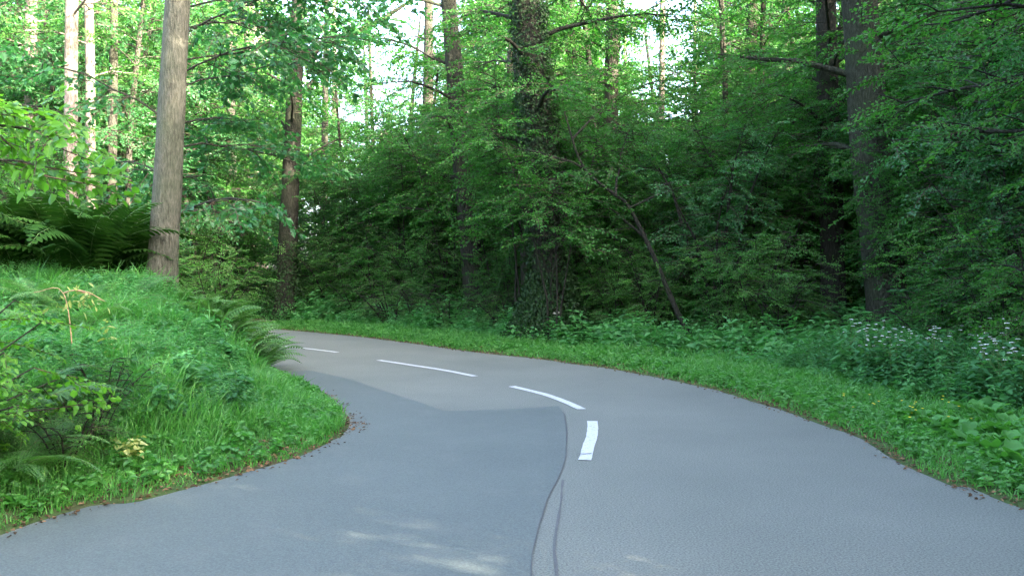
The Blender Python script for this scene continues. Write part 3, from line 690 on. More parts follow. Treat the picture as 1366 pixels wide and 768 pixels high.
for x, y, k, s in [(5.6, 2.2, 'tall', .9), (7.5, 3.6, 'tall', 1.), (5.8, -4.4, 'tall', 1.), (6.0, -7, 'tall', 1.), (8.6, 5.8, 'tall', 1.), (8.0, 1.8, 'tall', 1.), (10.5, 7.4, 'tall', 1.), (11.5, 5, 'tall', 1.)]:  # unseen bushes added to keep the sun off road and bank
    bush(k, 0, 0, 'tall bush added outside the view on the right to block the sun', 'unseen shade bushes beside the viewpoint', s, xy=(x, y))
for px, d, k, s in [(430, 30.5, 'low', 1.1), (475, 27.5, 'low_light', 1.0), (520, 25, 'low_light', 1.0), (555, 24.5, 'low', .9), (600, 23.5, 'low_light', .9), (665, 22.5, 'low', .85), (680, 22, 'low_light', .8), (792, 21.5, 'low', .8), (800, 21, 'low', 1.0), (850, 20, 'low', .9), (890, 21, 'mid', .7), (1000, 20, 'low', 1.0), (1040, 17.5, 'low', .9), (1065, 18.5, 'mid_light', .45), (1140, 17.5, 'low_light', .6), (1235, 15.5, 'low', .7), (1260, 14, 'low', .9), (1300, 13, 'mid', .6), (1345, 12, 'mid', .6), (1400, 10.5, 'mid', .7)]:
    bush(k, px, d, f'low {"bright" if "light" in k else "dark"} green leafy bush at the wood edge {where(px)}', 'low bushes along the edge of the wood', s)
# bank side
for px, d, k, s in [(245, 40, 'mid_light', 1.2), (280, 44, 'mid_light', 1.3), (320, 48, 'tall', 1.), (205, 36, 'mid_light', 1.1), (60, 24, 'tall', .8), (-20, 20, 'tall', .8), (180, 30, 'mid_light', 1.), (255, 27, 'mid_light', 1.0), (290, 24, 'mid_light', .8), (130, 26, 'mid', 1.0), (40, 16, 'mid', .6), (-60, 14, 'mid', .9), (120, 18.5, 'mid', .8), (60, 16.5, 'mid', .7), (175, 18, 'mid', .7), (20, 14.6, 'dark', .8), (65, 14.8, 'dark', .85), (105, 15.0, 'dark', .85), (145, 15.2, 'dark', .7), (-25, 14.2, 'dark', .9), (85, 16.5, 'dark', 1.), (35, 16.5, 'dark', 1.), (135, 17, 'dark', .9), (30, 17.5, 'mid', .9), (90, 17.5, 'mid', .85), (150, 17, 'mid', .75), (0, 15.5, 'mid', .7)]:
    bush(k, px, d, 'leafy bush on the bank ' + ('right of the grey trunk' if px > 220 else 'behind the dark bracken'), 'bushes on the left bank', s)

# ------------------------------------------------------------------ ferns
def fern_mesh(rng, fronds, L, fine=True, leaf_tone=.5, upright=.9):
    mb = MB()
    for k in range(fronds):
        az = k * 2.4 + rng.normal(0, .25); l = L * rng.uniform(.7, 1.1); e0 = upright * rng.uniform(.8, 1.2); bend = rng.uniform(1.0, 1.7)
        n = 22; t = np.linspace(0, 1, n); ang = e0 - bend * t ** 1.3
        dr = np.cumsum(np.cos(ang)) * l / n; dz = np.cumsum(np.sin(ang)) * l / n
        rad = np.array([math.cos(az), math.sin(az), 0]); sidev = np.array([-math.sin(az), math.cos(az), 0])
        roll = rng.normal(0, .25); sidev = sidev * math.cos(roll) + np.array([0, 0, 1]) * math.sin(roll)
        p = rad[None] * dr[:, None] + np.array([0, 0, 1.])[None] * dz[:, None] + rng.normal(0, .02, 3) * np.array([1, 1, 0])
        tube(mb, p[::3], np.linspace(.006, .002, len(p[::3])), 3, 1)
        tan = norm(np.gradient(p, axis=0)); up = norm(np.cross(tan, sidev)) ; up = up * np.sign(up[:, 2:3] + 1e-6)
        tone = np.clip(rng.normal(.5, .18), 0, 1)
        B = []; D = []; Nn = []; Ln = []; W = []
        for i in range(3, n):
            u = i / (n - 1); pl = l * .27 * math.sin(min(1, (u - .06) * 2.6) * 1.57) * (1 - u) ** .75 + .012
            for sg in (-1, 1):
                d = norm(sidev * sg + tan[i] * .35 - up[i] * .12)
                if fine:
                    q = max(3, int(pl / .02))
                    for v in np.linspace(.08, .97, q):
                        for s2 in (-1, 1):
                            B.append(p[i] + d * pl * v - up[i] * .05 * pl * v * v); dd = norm(np.cross(up[i], d) * s2 + d * .45); D.append(dd)
                            Nn.append(up[i]); ll = .34 * l / n * 1.7 * (1.08 - v) + .006; Ln.append(ll); W.append(max(.009, pl / q * .95))
                else:
                    B.append(p[i]); D.append(d); Nn.append(up[i]); Ln.append(pl); W.append(max(.012, l / n * .95))
        B = np.array(B); D = norm(np.array(D)); Nn = norm(np.array(Nn) + rng.normal(0, .12, (len(B), 3))); S = norm(np.cross(Nn, D)); Nn = np.cross(D, S)
        b = mb.verts(leaf_verts(B, D, S, Nn, np.array(Ln), np.array(W), fold=.05, droop=.1))
        mb.tris((b + np.arange(len(B))[:, None, None] * 4) + LEAF_T[None], 0, np.clip(tone + rng.normal(0, .08, len(B) * 2), 0, 1))
    return mb
FERN_FAR = [fern_mesh(np.random.default_rng(320 + k), 15, 1.1, fine=False, upright=1.15).mesh('fern', [M['fern'], M['stem']]) for k in range(3)]
FERN = [fern_mesh(np.random.default_rng(300 + k), 13, 1.05).mesh('fern', [M['fern'], M['stem']]) for k in range(3)]
BRACK = [fern_mesh(np.random.default_rng(310 + k), 16, 1.45, upright=1.15, fine=False).mesh('bracken', [M['bracken'], M['stem']]) for k in range(2)]
def fern(meshes, px, d, label, group, s, xy=None, name='fern', cat='fern'):
    x, y = xy if xy else at(px, d)
    o = link(name, meshes[int(RNG.integers(len(meshes)))]); o.location = (x, y, zat(x, y) - .03); o.rotation_euler = (RNG.normal(0, .1), RNG.normal(0, .1), RNG.uniform(0, 6.28)); o.scale = (s,) * 3
    return tag(o, label, cat, group)
for px, d, s in [(225, 12.6, .55), (322, 14.2, 1.1), (345, 14.8, 1.1), (236, 12.0, .6), (255, 12.2, .85), (275, 12.5, 1.1), (295, 12.8, 1.1), (312, 13.0, 1.1), (330, 13.4, 1.1), (345, 13.8, 1.05), (283, 12.0, .9), (300, 12.3, .9), (318, 12.6, .9), (262, 13.2, 1.2), (285, 13.6, 1.2), (310, 14.0, 1.2), (250, 13.6, .9), (335, 14.4, 1.1), (200, 12.2, .5), (180, 12.6, .6), (300, 13.2, 1.)]:
    fern(FERN_FAR, px, d, 'arching green fern beside the grey trunk, overhanging the bend', 'ferns at the foot of the grey trunk', s * .84)
for px, d, s in [(150, 9.4, .75), (210, 11.2, .5), (235, 11.6, .6), (120, 8.8, .7), (75, 9.5, .8), (110, 9.8, .85), (140, 10.6, .8), (95, 10.4, .9), (60, 10.8, .9), (170, 11.2, .8), (190, 11.9, .5)]:
    fern(FERN, px, d, 'soft green fern among nettles on the open bank', 'ferns among nettles on the bank', s)
for px, d, s in [(10, 6.3, .85), (45, 6.6, .75), (-15, 6.6, .9), (20, 7.0, .8), (70, 7.2, .6)]:
    fern(FERN, px, d, 'pale green fern low on the bank close to the road edge', 'ferns low on the bank', s)
for k in range(64):
    px = RNG.uniform(-70, 138); d = RNG.uniform(12.6, 16)
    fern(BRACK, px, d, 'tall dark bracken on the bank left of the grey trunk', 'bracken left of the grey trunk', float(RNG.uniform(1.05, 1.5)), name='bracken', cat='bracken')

# ------------------------------------------------------------------ ground cover (nobody could count it)
def scatter(n, x0, x1, y0, y1, rng, ratio=.66):
    P = np.column_stack([rng.uniform(x0, x1, n), rng.uniform(y0, y1, n)])
    P = P[(np.abs(P[:, 0]) < ratio * P[:, 1] + 1.0) & (P[:, 1] > 2.2)]
    return P, classify(P)

def blades(mb, P, z, rng, h, w, lean=.5, m=0, tone=.5):
    n = len(P); az = rng.uniform(0, 6.28, n); H = h * rng.uniform(.5, 1.25, n)
    out = np.stack([np.cos(az), np.sin(az), np.zeros(n)], 1); sd = np.stack([-np.sin(az), np.cos(az), np.zeros(n)], 1)
    tw = rng.uniform(0, 6.28, n); sd = sd * np.cos(tw)[:, None] + out * np.sin(tw)[:, None]
    B = np.column_stack([P, z - .01]); ln = (lean * rng.uniform(.2, 1.3, n) * H)[:, None]; W = (w * rng.uniform(.7, 1.3, n))[:, None]
    up = np.array([0, 0, 1.])
    m1 = B + out * ln * .3 + up * (H * .6)[:, None]; tp = B + out * ln + up * (H * .95)[:, None]
    V = np.stack([B - sd * W / 2, B + sd * W / 2, m1 + sd * W * .38, m1 - sd * W * .38, tp], 1)
    b = mb.verts(V); k = b + np.arange(n) * 5
    t = np.clip(tone + rng.normal(0, .2, n), 0, 1)
    mb.quads(np.stack([k, k + 1, k + 2, k + 3], 1), m, t); mb.tris(np.stack([k + 3, k + 2, k + 4], 1), m, t)

rng = np.random.default_rng(51)
gm = MB()
P, (dl, dr, ins) = scatter(1200000, -12, 14, 2.2, 27, rng)
onL = dl < dr
h_v = .5 + .5 * wob(P[:, 0] * 1.3, P[:, 1] * 1.3)
dens = np.where(onL, np.where(dl < 1.0, 1.0, np.where(dl < 3.2, np.where(wob(P[:, 0] * 1.7, P[:, 1] * 1.7 + 2) > .15, .75, .15), .12)), np.where(dr < 1.3, 1.0, np.where(dr < 2.6, .45, .05)))
far = np.clip(9.0 / P[:, 1], .25, 1) ** 1.0
ragged = .05 + .10 * (.5 + .5 * np.sin(P[:, 0] * 3.1 + P[:, 1] * 2.3) * np.sin(P[:, 1] * 5.1)) 
edge = np.minimum(dl, dr)
k = (~ins) & (edge > ragged * rng.uniform(.2, 1.3, len(P))) & (rng.random(len(P)) < dens * far * 1.0)
P = P[k]; dlk = dl[k]; drk = dr[k]; oL = onL[k]; z = height(P, (dlk, drk, np.zeros(len(P), bool))); e = np.minimum(dlk, drk)
hh = np.where(oL, .09 + .20 * ss((e - .3) / 1.0), .06 + .09 * ss(e / 1.4)) * np.where(oL, .45 + 1.1 * np.clip(.5 + .6 * wob(P[:, 0] * 3.3, P[:, 1] * 3.3 + 1), 0, 1.3), .8 + .5 * h_v[k])
blades(gm, P, z, rng, hh, .009 * np.clip(P[:, 1] / 6, 1, 3), .75)
tag(gm.obj('grass', [M['grass']]), 'short green grass on both verges of the road', None, None, 'stuff')
print('grass blades', len(P))

# herbs: stems with paired leaves
def herb_template(seed, h, pairs, ll, wf, rich=True):
    r = np.random.default_rng(seed); B = []; D = []; 
    lean = r.normal(0, .12, 2)
    for i in range(pairs):
        t = (i + .6) / pairs; z = h * (.15 + .85 * t); az0 = i * 1.57 + r.normal(0, .3)
        for s in (0, 3.1416):
            a = az0 + s + r.normal(0, .2); B.append((lean[0] * z + .01 * math.cos(a), lean[1] * z + .01 * math.sin(a), z)); e = r.normal(.15, .2)
            D.append((math.cos(a) * math.cos(e), math.sin(a) * math.cos(e), math.sin(e)))
    B = np.array(B); D = norm(np.array(D)); n = len(B); up = norm(np.array([0, 0, 1.]) + r.normal(0, .25, (n, 3))); S = norm(np.cross(up, D)); Nn = np.cross(D, S)
    L = ll * r.uniform(.75, 1.15, n) * np.linspace(1.1, .7, n)
    lv = leaf_verts(B, D, S, Nn, L, L * wf, droop=.25, rich=rich)
    tb = MB(); tube(tb, [(0, 0, -.03), (lean[0] * h * .5, lean[1] * h * .5, h * .5), (lean[0] * h, lean[1] * h, h)], [.004, .003, .002], 3)
    class T: pass
    o = T(); o.lv = lv; o.n = n; o.rich = rich; o.tv = np.concatenate(tb.v); o.tq = np.concatenate(tb.q); return o
HERB = [herb_template(400 + k, 1.0, 7, .26, .55) for k in range(4)]
HERB_LOW = [herb_template(410 + k, .8, 5, .42, .7) for k in range(3)]
HERB_FINE = [herb_template(420 + k, 1.0, 10, .17, .42) for k in range(4)]
def place_herbs(mb, temps, P, z, s, rng, ml=0, ms=1):
    n = len(P); az = rng.uniform(0, 6.28, n); X = np.stack([np.cos(az), np.sin(az), np.zeros(n)], 1)
    up = norm(np.array([0, 0, 1.]) + rng.normal(0, .16, (n, 3))); Y = norm(np.cross(up, X)); X = np.cross(Y, up)
    Mx = np.stack([X, Y, up], 2); pick = rng.integers(0, len(temps), n); s = np.broadcast_to(s, (n,))
    pos = np.column_stack([P, z])
    for k, T in enumerate(temps):
        ix = np.where(pick == k)[0]
        if not len(ix): continue
        A = Mx[ix] * s[ix][:, None, None]
        V = np.einsum('nij,kj->nki', A, T.lv.reshape(-1, 3)) + pos[ix][:, None]; b = mb.verts(V); nl = len(ix) * T.n
        tone = np.repeat(np.clip(np.repeat(rng.normal(.5, .2, len(ix)), T.n) + rng.normal(0, .1, nl), 0, 1), 2)
        mb.quads((b + np.arange(nl)[:, None, None] * 6) + LEAF_Q[None], ml, tone)
        V = np.einsum('nij,kj->nki', A, T.tv) + pos[ix][:, None]; b = mb.verts(V)
        mb.quads((b + np.arange(len(ix))[:, None, None] * len(T.tv)) + T.tq[None], ms)

# left bank herbs
rng = np.random.default_rng(52); hb = MB()
P, cl = scatter(52000, -12, 0, 3, 16, rng); dl, dr, ins = cl
k = (~ins) & (dl < dr) & (dl > .35) & (dl < 6.5) & (rng.random(len(P)) < np.where(dl < .9, .55, np.where(dl < 3, .85, .4)))
P = P[k]; cl = (dl[k], dr[k], ins[k]); z = height(P, cl); near_ = cl[0]
patchy = wob(P[:, 0] * 1.1 + 3, P[:, 1] * 1.1)
s = (.08 + .20 * ss((near_ - .35) / 2.0)) * rng.uniform(.65, 1.2, len(P)) * (1 + .25 * patchy) * (1 - .25 * ss((near_ - 1.8) / 1.0))
a = (patchy > .35) & (rng.random(len(P)) < .5); f = ~a & (rng.random(len(P)) < .75); g_ = ~a & ~f
place_herbs(hb, HERB_FINE, P[f], z[f], s[f] * 1.25, rng); place_herbs(hb, HERB, P[g_], z[g_], s[g_], rng); place_herbs(hb, HERB_LOW, P[a], z[a], s[a] * .75, rng)
k = (patchy < .1) & (near_ > .9) & (rng.random(len(P)) < .2)
mb2 = MB(); place_herbs(mb2, HERB, P[k], z[k], rng.uniform(.2, .36, k.sum()), rng)
k = (patchy > .5) & (near_ > 1.2) & (rng.random(len(P)) < .1)
place_herbs(mb2, HERB_LOW, P[k], z[k], rng.uniform(.2, .34, k.sum()), rng)
tag(mb2.obj('bank_nettles', [M['nettle'], M['stem']]), 'taller cool green nettles scattered over the left bank', None, None, 'stuff')
tag(hb.obj('bank_undergrowth', [M['herb'], M['stem']]), 'tangled nettles and herbs covering the open left bank', None, None, 'stuff')
print('bank herbs', len(P))
CLUMP = []
for k in range(4):
    r_ = np.random.default_rng(440 + k); mb2 = MB(); n = int(r_.integers(7, 13))
    place_herbs(mb2, HERB if k % 2 else HERB_LOW, r_.normal(0, .13, (n, 2)), np.zeros(n), r_.uniform(.6, 1.0, n), r_)
    CLUMP.append(mb2.mesh('nettle_clump', [M['nettle'] if k < 2 else M['herb'], M['stem']]))
r_ = np.random.default_rng(57)
for k in range(34):
    px = r_.uniform(20, 330); d = r_.uniform(6.5, 12.3); x, y = at(px, d); dl, dr, ins = classify([(x, y)])
    if ins[0] or dl[0] < .9 or dl[0] > 4 or dr[0] < dl[0]: continue
    o = link('nettle_clump', CLUMP[k % 4]); o.location = (x, y, zat(x, y) - .02); o.rotation_euler = (0, 0, r_.uniform(0, 6.28)); o.scale = (float(r_.uniform(.28, .5)),) * 3
    tag(o, 'leafy clump of nettles standing above the bank grass', 'nettles', 'leafy clumps on the left bank')
# verge and wood-edge herbs on the right
vb = MB(); P, cl = scatter(60000, -16, 18, 4, 34, rng); dl, dr, ins = cl
# low strip
k = (~ins) & (dr < dl) & (dr > .9) & (dr < 9) & (rng.random(len(P)) < np.where(dr < 1.6, .14, .34))
P = P[k]; cl = (dl[k], dr[k], ins[k]); z = height(P, cl); e = cl[1]
bump_ = wob(P[:, 0] * .8, P[:, 1] * .8)
s = (.18 + .42 * ss((e - .8) / 1.8)) * rng.uniform(.7, 1.2, len(P)) * (1 + .35 * bump_)
a = rng.random(len(P)) < .45
place_herbs(vb, HERB, P[~a], z[~a], s[~a], rng); place_herbs(vb, HERB_LOW, P[a], z[a], s[a] * .8, rng)
tag(vb.obj('verge_undergrowth', [M['herb'], M['stem']]), 'leafy green herbs between the right verge and the wood', None, None, 'stuff')
print('verge herbs', len(P))

rng = np.random.default_rng(58); kb = MB(); P, cl = scatter(110000, -10, 13, 2.6, 26, rng); dl, dr, ins = cl; e = np.minimum(dl, dr)
k = (~ins) & (e > .12) & (e < 2.0) & (rng.random(len(P)) < np.clip(9 / P[:, 1], .3, 1) * .5); P = P[k]; cl = (dl[k], dr[k], ins[k])
place_herbs(kb, HERB_LOW, P, height(P, cl) - .01, rng.uniform(.08, .2, len(P)), rng)
tag(kb.obj('verge_weeds', [M['grass'], M['stem']]), 'small leafy weeds among the verge grass', None, None, 'stuff')
print('weeds', len(P))
# dead leaves and grit along both road edges
rng = np.random.default_rng(53); lm = MB()
P, (dl, dr, ins) = scatter(420000, -8, 8, 2.5, 26, rng); e = np.minimum(dl, dr)
k = np.where(ins, (e < .16) & (rng.random(len(P)) < .5 * np.exp(-e / .05)), (e < .45) & (rng.random(len(P)) < .5))
apex = (np.hypot(P[:, 0] + 1.6, P[:, 1] - 9.4) < .5) & (e < .2)
k = k | (apex & (rng.random(len(P)) < .2))
P = P[k]; n = len(P); z = np.where(ins[k], .012, height(P, (dl[k], dr[k], ins[k])) + .012)
D = norm(np.column_stack([rng.normal(0, 1, (n, 2)), rng.normal(0, .2, n)])); up = norm(np.array([0, 0, 1.]) + rng.normal(0, .35, (n, 3))); S = norm(np.cross(up, D)); Nn = np.cross(D, S); L = rng.uniform(.012, .05, n)
b = lm.verts(leaf_verts(np.column_stack([P, z]), D, S, Nn, L, L * .6)); lm.tris((b + np.arange(n)[:, None, None] * 4) + LEAF_T[None], 0, np.repeat(rng.random(n), 2))
tag(lm.obj('leaf_litter', [M['dry']]), 'dead brown leaves and grit along the road edges', None, None, 'stuff')

# ------------------------------------------------------------------ white umbel flowers on the right verge
def umbel_plant(seed):
    r = np.random.default_rng(seed); st = MB(); fo = MB(); heads = []
    H = r.uniform(.85, 1.1); lean = r.normal(0, .1, 2)
    top = np.array([lean[0], lean[1], H]); tube(st, [(0, 0, -.03), tuple(top * np.array([.4, .4, .5])), tuple(top)], [.007, .005, .003], 5)
    tips = [top] + [np.array([lean[0] * .7 + .17 * math.cos(a), lean[1] * .7 + .17 * math.sin(a), H * r.uniform(.78, .98)]) for a in r.uniform(0, 6.28, 3)]
    for q in tips[1:]: tube(st, [tuple(top * np.array([.6, .6, .6])), tuple(q * .5 + top * .3 + np.array([0, 0, .02])), tuple(q)], [.004, .003, .002], 4)
    for q in tips:
        mb = MB(); R_ = r.uniform(.02, .036)
        for i in range(14):
            a = r.uniform(0, 6.28); rr = R_ * math.sqrt(r.random()); c = q + np.array([rr * math.cos(a), rr * math.sin(a), .02 - rr * .25])
            k = 6; th = np.linspace(0, 6.28, k, endpoint=False) + a; w = r.uniform(.007, .012)
            V = np.column_stack([c[0] + w * np.cos(th), c[1] + w * np.sin(th), c[2] + r.normal(0, .003, k)]); b = mb.verts(np.vstack([V, c + np.array([0, 0, .005])]))
            mb.tris([[b + j, b + (j + 1) % k, b + k] for j in range(k)], 0)
            tube(mb, [tuple(q - np.array([0, 0, .02])), tuple(c)], [.0015, .001], 3, 1)
        heads.append(mb)
    P = np.column_stack([r.normal(0, .12, (9, 2))]); place_herbs(fo, HERB, P, np.zeros(9), r.uniform(.55, .95, 9) * H, r)
    return st, fo, heads
UMB = []
for k in range(4):
    st, fo, heads = umbel_plant(500 + k)
    UMB.append((st.mesh('stem', [M['stem']]), fo.mesh('foliage', [M['nettle'], M['stem']]), [h_.mesh('flower_head', [M['flower'], M['stem']]) for h_ in heads]))
r = np.random.default_rng(54); cnt = 0
for k in range(400):
    if cnt >= 50: break
    px = r.uniform(1085, 1420); d = r.uniform(8.3, 12.8); x, y = at(px, d); dl, dr, ins = classify([(x, y)])
    if ins[0] or dr[0] < 1.75 or dr[0] > 4.6: continue
    st, fo, heads = UMB[cnt % 4]
    lab = 'white flowered umbel plant ' + ('below the broad mossy trunk' if px < 1230 else 'behind the broad dock leaves')
    e = empty('cow_parsley', (x, y, zat(x, y)), lab, 'wildflower', 'white flowered umbel plants on the right verge', float(r.uniform(0, 6.28)), float(r.uniform(.6, .82)))
    link('stem', st, e); link('foliage', fo, e)
    for h_ in heads: link('flower_head', h_, e)
    cnt += 1
# leafy mass without flowers between them
nb = MB(); P, cl = scatter(9000, 3.5, 9.5, 6.5, 14, r, .7); dl, dr, ins = cl
k = (~ins) & (dr > 1.7) & (dr < 4.8) & (rng.random(len(P)) < .3); P = P[k]; cl = (dl[k], dr[k], ins[k])
place_herbs(nb, HERB_FINE, P, height(P, cl), r.uniform(.4, .66, len(P)) * (.6 + .4 * ss((cl[1] - 1.5) / .8)), r)
tag(nb.obj('nettle_undergrowth', [M['nettle'], M['stem']]), 'dense cool green nettles under the white flowers', None, None, 'stuff')

# broad leaved docks, lower right
def dock_mesh(seed):
    r = np.random.default_rng(seed); mb = MB()
    for k in range(13):
        az = k * 2.4 + r.normal(0, .2); L = r.uniform(.17, .32); W = L * r.uniform(.34, .48); e0 = r.uniform(.6, 1.35); n = 8
        t = np.linspace(0, 1, n); ang = e0 - r.uniform(.9, 1.7) * t ** 1.5
        dr_ = np.concatenate([[0], np.cumsum(np.cos(ang))[:-1]]) * L / n; dz = np.concatenate([[0], np.cumsum(np.sin(ang))[:-1]]) * L / n
        rad = np.array([math.cos(az), math.sin(az), 0]); sd = np.array([-math.sin(az), math.cos(az), 0])
        c = rad * dr_[:, None] + np.array([0, 0, 1.]) * dz[:, None]; w = W * np.array([.08, .1, .55, .9, 1.0, .85, .5, .02]) * .5
        wv = r.normal(0, .012, (n, 2)); Nv = np.stack([-np.sin(ang)[:, None] * rad[None], ], 0)[0] + np.cos(ang)[:, None] * np.array([0, 0, 1.])
        V = np.stack([c + sd * w[:, None] + Nv * (w * .35 + wv[:, 0])[:, None], c, c - sd * w[:, None] + Nv * (w * .35 + wv[:, 1])[:, None]], 1)
        b = mb.verts(V); i = np.arange(n - 1); tone = np.clip(r.normal(.5, .2), 0, 1)
        for j in (0, 1): mb.quads(np.stack([b + i * 3 + j, b + i * 3 + j + 1, b + (i + 1) * 3 + j + 1, b + (i + 1) * 3 + j], 1), 0, tone, True)
    return mb.mesh('dock_plant', [M['dock']])
DOCK = [dock_mesh(600 + k) for k in range(3)]
cnt = 0
for k in range(400):
    if cnt >= 70: break
    px = r.uniform(1190, 1410); d = r.uniform(6.4, 9.2); x, y = at(px, d); dl, dr, ins = classify([(x, y)])
    if ins[0] or dr[0] < .55 or dr[0] > 1.9: continue
    o = link('dock_plant', DOCK[cnt % 3]); o.location = (x, y, zat(x, y)); o.rotation_euler = (0, 0, r.uniform(0, 6.28)); o.scale = (float(r.uniform(.75, 1.15)),) * 3
    tag(o, 'broad leaved bright green dock on the right verge', 'dock plant', 'broad leaved docks on the right verge'); cnt += 1
# a few on the bank
for px, d, s in [(350, 7.9, .7), (390, 8.6, .7), (255, 7.4, .6), (330, 9.5, .7), (60, 5.9, .6), (285, 8.6, .6)]:
    x, y = at(px, d); x -= .2
    o = link('dock_plant', DOCK[0]); o.location = (x, y, zat(x, y)); o.rotation_euler = (0, 0, r.uniform(0, 6.28)); o.scale = (s,) * 3
    tag(o, 'small broad leaved plant in the grass of the left bank', 'dock plant', 'broad leaved plants on the left bank')

# small yellow flowers by the right verge
yb = MB(); P = np.column_stack([r.normal(4.05, .35, 26), r.normal(9.2, .5, 26)]); cl = classify(P); P = P[(~cl[2])]; z = height(P)
for (x, y), zz in zip(P, z):
    c = np.array([x, y, zz + r.uniform(.14, .26)]); tube(yb, [(x, y, zz), tuple(c)], [.002, .0015], 3, 1)
    th = np.linspace(0, 6.28, 6, endpoint=False); b = yb.verts(np.vstack([np.column_stack([c[0] + .014 * np.cos(th), c[1] + .014 * np.sin(th), np.full(6, c[2] + .004)]), c]))
    yb.tris([[b + j, b + (j + 1) % 6, b + 6] for j in range(6)], 0)
tag(yb.obj('yellow_wildflowers', [M['yellow'], M['stem']]), 'tiny yellow flowers in the right verge grass', None, None, 'stuff')

# ------------------------------------------------------------------ near bushes at the left edge
rng = np.random.default_rng(61)
def near_bush(name, loc, label, branches, leafm, spr, sc=.55, barkm='bark_brown'):
    wb = MB(); lb = MB(); P = []; X = []; SC = []
    for pts, r0 in branches:
        c = catmull3(pts, .12); tube(wb, c, np.linspace(r0, .005, len(c)), 6)
        Ls = np.linalg.norm(np.diff(c, axis=0), axis=1).sum()
        for t in np.linspace(.3, 1, max(3, int(Ls * 4.5))):
            a = along(c, t); d = norm(along(c, min(1, t + .1)) - along(c, max(0, t - .1))); az = math.atan2(d[1], d[0]) + rng.choice([-1, 1]) * rng.uniform(.3, 1.2); e = rng.normal(-.1, .3)
            P.append(a); X.append((math.cos(az), math.sin(az), math.sin(e))); SC.append(sc * rng.uniform(.7, 1.15))
    place_sprays(lb, spr, np.array(P), np.array(X), np.array(SC), rng, up_jit=.45)
    e = empty(name, loc, label, 'bush'); wb.obj('stems', [M[barkm]], e); lb.obj('foliage', [M[leafm], M['twig']], e); return e
x, y = -4.7, 6.0; z = zat(x, y)
q = lambda px, py, d: ((px - 683) * d / FPX - x, d - y, CAMZ + (HY - py) * d / FPX - z)
near_bush('hazel_bush', (x, y, z), 'bright green hazel with large round leaves hanging over the bank', [
    ([(0, 0, 0), (.1, 0, 1.0), (.5, .1, 1.9), q(30, 170, 5.9), q(85, 200, 5.8)], .03),
    ([(0, 0, 0), (.05, .1, 1.0), (.4, .2, 1.7), q(30, 215, 5.9), q(60, 235, 5.7)], .025),
    ([(0, 0, 0), (.1, .1, 1.2), (.4, .2, 2.1), q(30, 140, 6.0), q(80, 150, 6.0)], .025),
    ([(0, 0, 0), (.0, .1, 1.2), (.2, .2, 2.0), q(-40, 160, 6.3), q(10, 190, 6.3)], .025)], 'leaf_near', SPR_RICH, .6)
x, y = -3.95, 5.9; z = zat(x, y)
near_bush('bramble_bush', (x, y, z), 'leafy bramble at the foot of the bank, left edge', [
    ([(0, 0, 0), (.05, .0, .5), q(20, 400, 6.0)], .012), ([(0, 0, 0), (.1, .1, .4), q(55, 430, 6.2)], .012), ([(0, 0, 0), (.2, .1, .3), q(45, 490, 6.1)], .012),
    ([(0, 0, 0), (0, 0, .3), q(5, 470, 5.8)], .012), ([(0, 0, 0), (.1, 0, .2), q(25, 540, 5.9)], .012), ([(0, 0, 0), (.25, .2, .25), q(110, 540, 6.5)], .01), ([(0, 0, 0), (.3, .3, .3), q(90, 500, 6.7)], .01)], 'leaf_near', SPR_RICH, .42)
for px, d, s in [(120, 6.9, .4), (90, 6.6, .38), (140, 7.4, .4)]:
    bush('low', px, d, 'low bramble mound on the lower part of the bank', 'bramble mounds on the bank', s, 'bramble_mound')

# dry broken stalk and nettle, sunlight painted into their pale leaves, halfway up the bank
x, y = at(100, 8.2); z = zat(x, y); q = lambda px, py, d=8.2: ((px - 683) * d / FPX - x, d - y, CAMZ + (HY - py) * d / FPX - z)
wb = MB(); lb = MB()
for pts in ([(0, 0, 0), q(85, 392), q(45, 390)], [q(85, 391), q(100, 387), q(122, 394)], [q(100, 387), q(118, 390), q(140, 402)]):
    c = catmull3(pts, .05); tube(wb, c, np.linspace(.008, .003, len(c)), 4)
n = 46; cc = np.array([q(px, py) for px, py in zip(RNG.normal(108, 16, n), RNG.normal(400, 7, n))])
D = norm(RNG.normal(0, 1, (n, 3))); up = norm(RNG.normal(0, .6, (n, 3)) + np.array([0, -.3, .8])); S = norm(np.cross(up, D)); Nn = np.cross(D, S); L = RNG.uniform(.04, .09, n)
b = lb.verts(leaf_verts(cc, D, S, Nn, L, L * .4, rich=True)); lb.quads((b + np.arange(n)[:, None, None] * 6) + LEAF_Q[None], 0, np.repeat(RNG.random(n), 2))
e = empty('dry_stalk', (x, y, z), 'broken dry stalk with pale yellow leaves, sunlight painted in, halfway up the bank', 'dead plant')
wb.obj('stalk', [M['straw']], e); lb.obj('withered_leaves', [M['sun_pale_leaf']], e)
x, y = at(148, 8.4); st = MB(); fo = MB(); place_herbs(fo, HERB, np.zeros((1, 2)), np.zeros(1), np.array([.45]), np.random.default_rng(5))
e = empty('sunlit_nettle', (x, y, zat(x, y)), 'single tall nettle with sunlight painted as pale leaves beside the dry stalk', 'nettle')
fo.obj('foliage', [M['sun_pale_leaf'], M['stem']], e)
x, y = at(168, 6.95); lb = MB(); place_herbs(lb, HERB_LOW, RNG.normal(0, .07, (9, 2)), np.zeros(9), np.full(9, .2), np.random.default_rng(6))
o = lb.obj('sun_tinted_plant', [M['sun_pale_leaf'], M['stem']]); o.location = (x, y, zat(x, y)); tag(o, 'low plant with sunlight painted as yellow leaves near the road edge', 'plant')  # sun spot near the road edge, put into the leaf colour

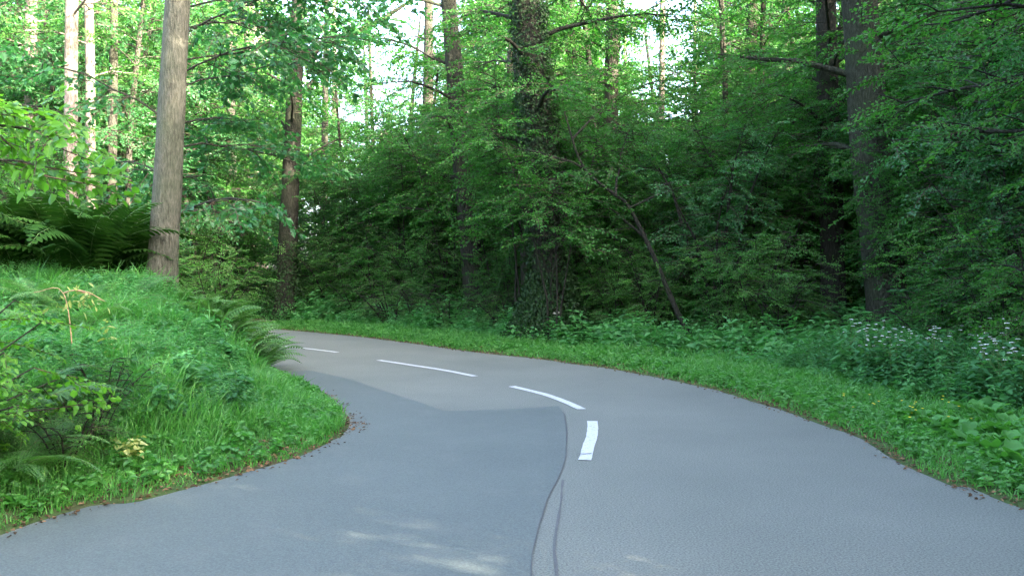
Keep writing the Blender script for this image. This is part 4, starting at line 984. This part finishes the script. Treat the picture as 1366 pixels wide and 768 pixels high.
# overhanging oak branch, upper right corner: belongs to a tree standing just outside the picture
rng = np.random.default_rng(71)
x, y = 7.6, 9.6
tb = trunk_mesh([(0, 0, 0), (.1, 0, 2), (0, .1, 5), (.2, .2, 12)], .2, .06, rng, n=14); P = []; X = []; SC = []
for z_, az, ln in ((3.1, 2.75, 2.6), (3.8, 2.5, 3.2), (4.3, 3.0, 2.9), (4.9, 2.2, 3.2), (2.6, 2.2, 1.8), (5.6, 2.8, 3.4), (6.2, .5, 3), (7, 4, 3), (7.5, 2, 3), (8.5, 1, 2.6), (9, 5, 2.4), (10, 3, 2)):
    lp = limb_path(np.array([.05, .05, z_]), az, .12, ln, .1, rng); tube(tb, lp, np.linspace(.05, .012, 6), 6); sec_sprays(lp, ln, rng, P, X, SC, tb, sc=.8, dens=1.2)
cb = MB(); place_sprays(cb, SPR, np.array(P), np.array(X), np.array(SC), rng)
tree_obj('oak_tree', (x, y, zat(x, y) - .1), 'dark oak branches reaching in from the top right corner', 'tree', (tb, cb), 'leaf', 'bark_dark')

# ------------------------------------------------------------------ light, sky, camera
SUN_EL, SUN_AZ = R(25), R(128)       # azimuth clockwise from +Y: the sun stands behind the viewer's right shoulder
w = bpy.data.worlds.new('World'); SCENE.world = w; w.use_nodes = True
nt = w.node_tree; bg = nt.nodes['Background']; sk = nt.nodes.new('ShaderNodeTexSky'); sk.sky_type = 'NISHITA'; sk.sun_disc = False
sk.sun_elevation = SUN_EL; sk.sun_rotation = SUN_AZ; sk.air_density = .7; sk.dust_density = 5.0; sk.ozone_density = .3
nt.links.new(sk.outputs[0], bg.inputs[0]); bg.inputs[1].default_value = .15
s = bpy.data.lights.new('sun', 'SUN'); s.energy = 2.7; s.angle = R(.5); s.color = (1, .9, .74)
so = bpy.data.objects.new('sun', s); COL.objects.link(so)
from mathutils import Vector
dv = Vector((math.sin(SUN_AZ) * math.cos(SUN_EL), math.cos(SUN_AZ) * math.cos(SUN_EL), math.sin(SUN_EL)))
so.rotation_euler = (-dv).to_track_quat('-Z', 'Y').to_euler()

cam = bpy.data.cameras.new('camera'); co = bpy.data.objects.new('camera', cam); COL.objects.link(co)
co.location = (0, 0, CAMZ); co.rotation_euler = (R(90), 0, 0)
cam.sensor_width = 36; cam.lens = 36 * FPX / 1366; cam.shift_y = -(384 - HY) / 1366; cam.clip_end = 2000; cam.clip_start = .05
SCENE.camera = co
vs = SCENE.view_settings; vs.view_transform = 'Standard'; vs.look = 'None'; vs.gamma = 1; vs.use_curve_mapping = False
vs.exposure = 4.6
cy = SCENE.cycles; cy.max_bounces = 10; cy.diffuse_bounces = 7; cy.glossy_bounces = 2; cy.transmission_bounces = 7; cy.transparent_max_bounces = 4
cy.use_denoising = True; cy.denoiser = 'OPENIMAGEDENOISE'; cy.denoising_input_passes = 'RGB_ALBEDO_NORMAL'; cy.denoising_prefilter = 'NONE'; cy.caustics_reflective = False; cy.caustics_refractive = False; cy.sample_clamp_indirect = 8
SCENE.render.film_transparent = False
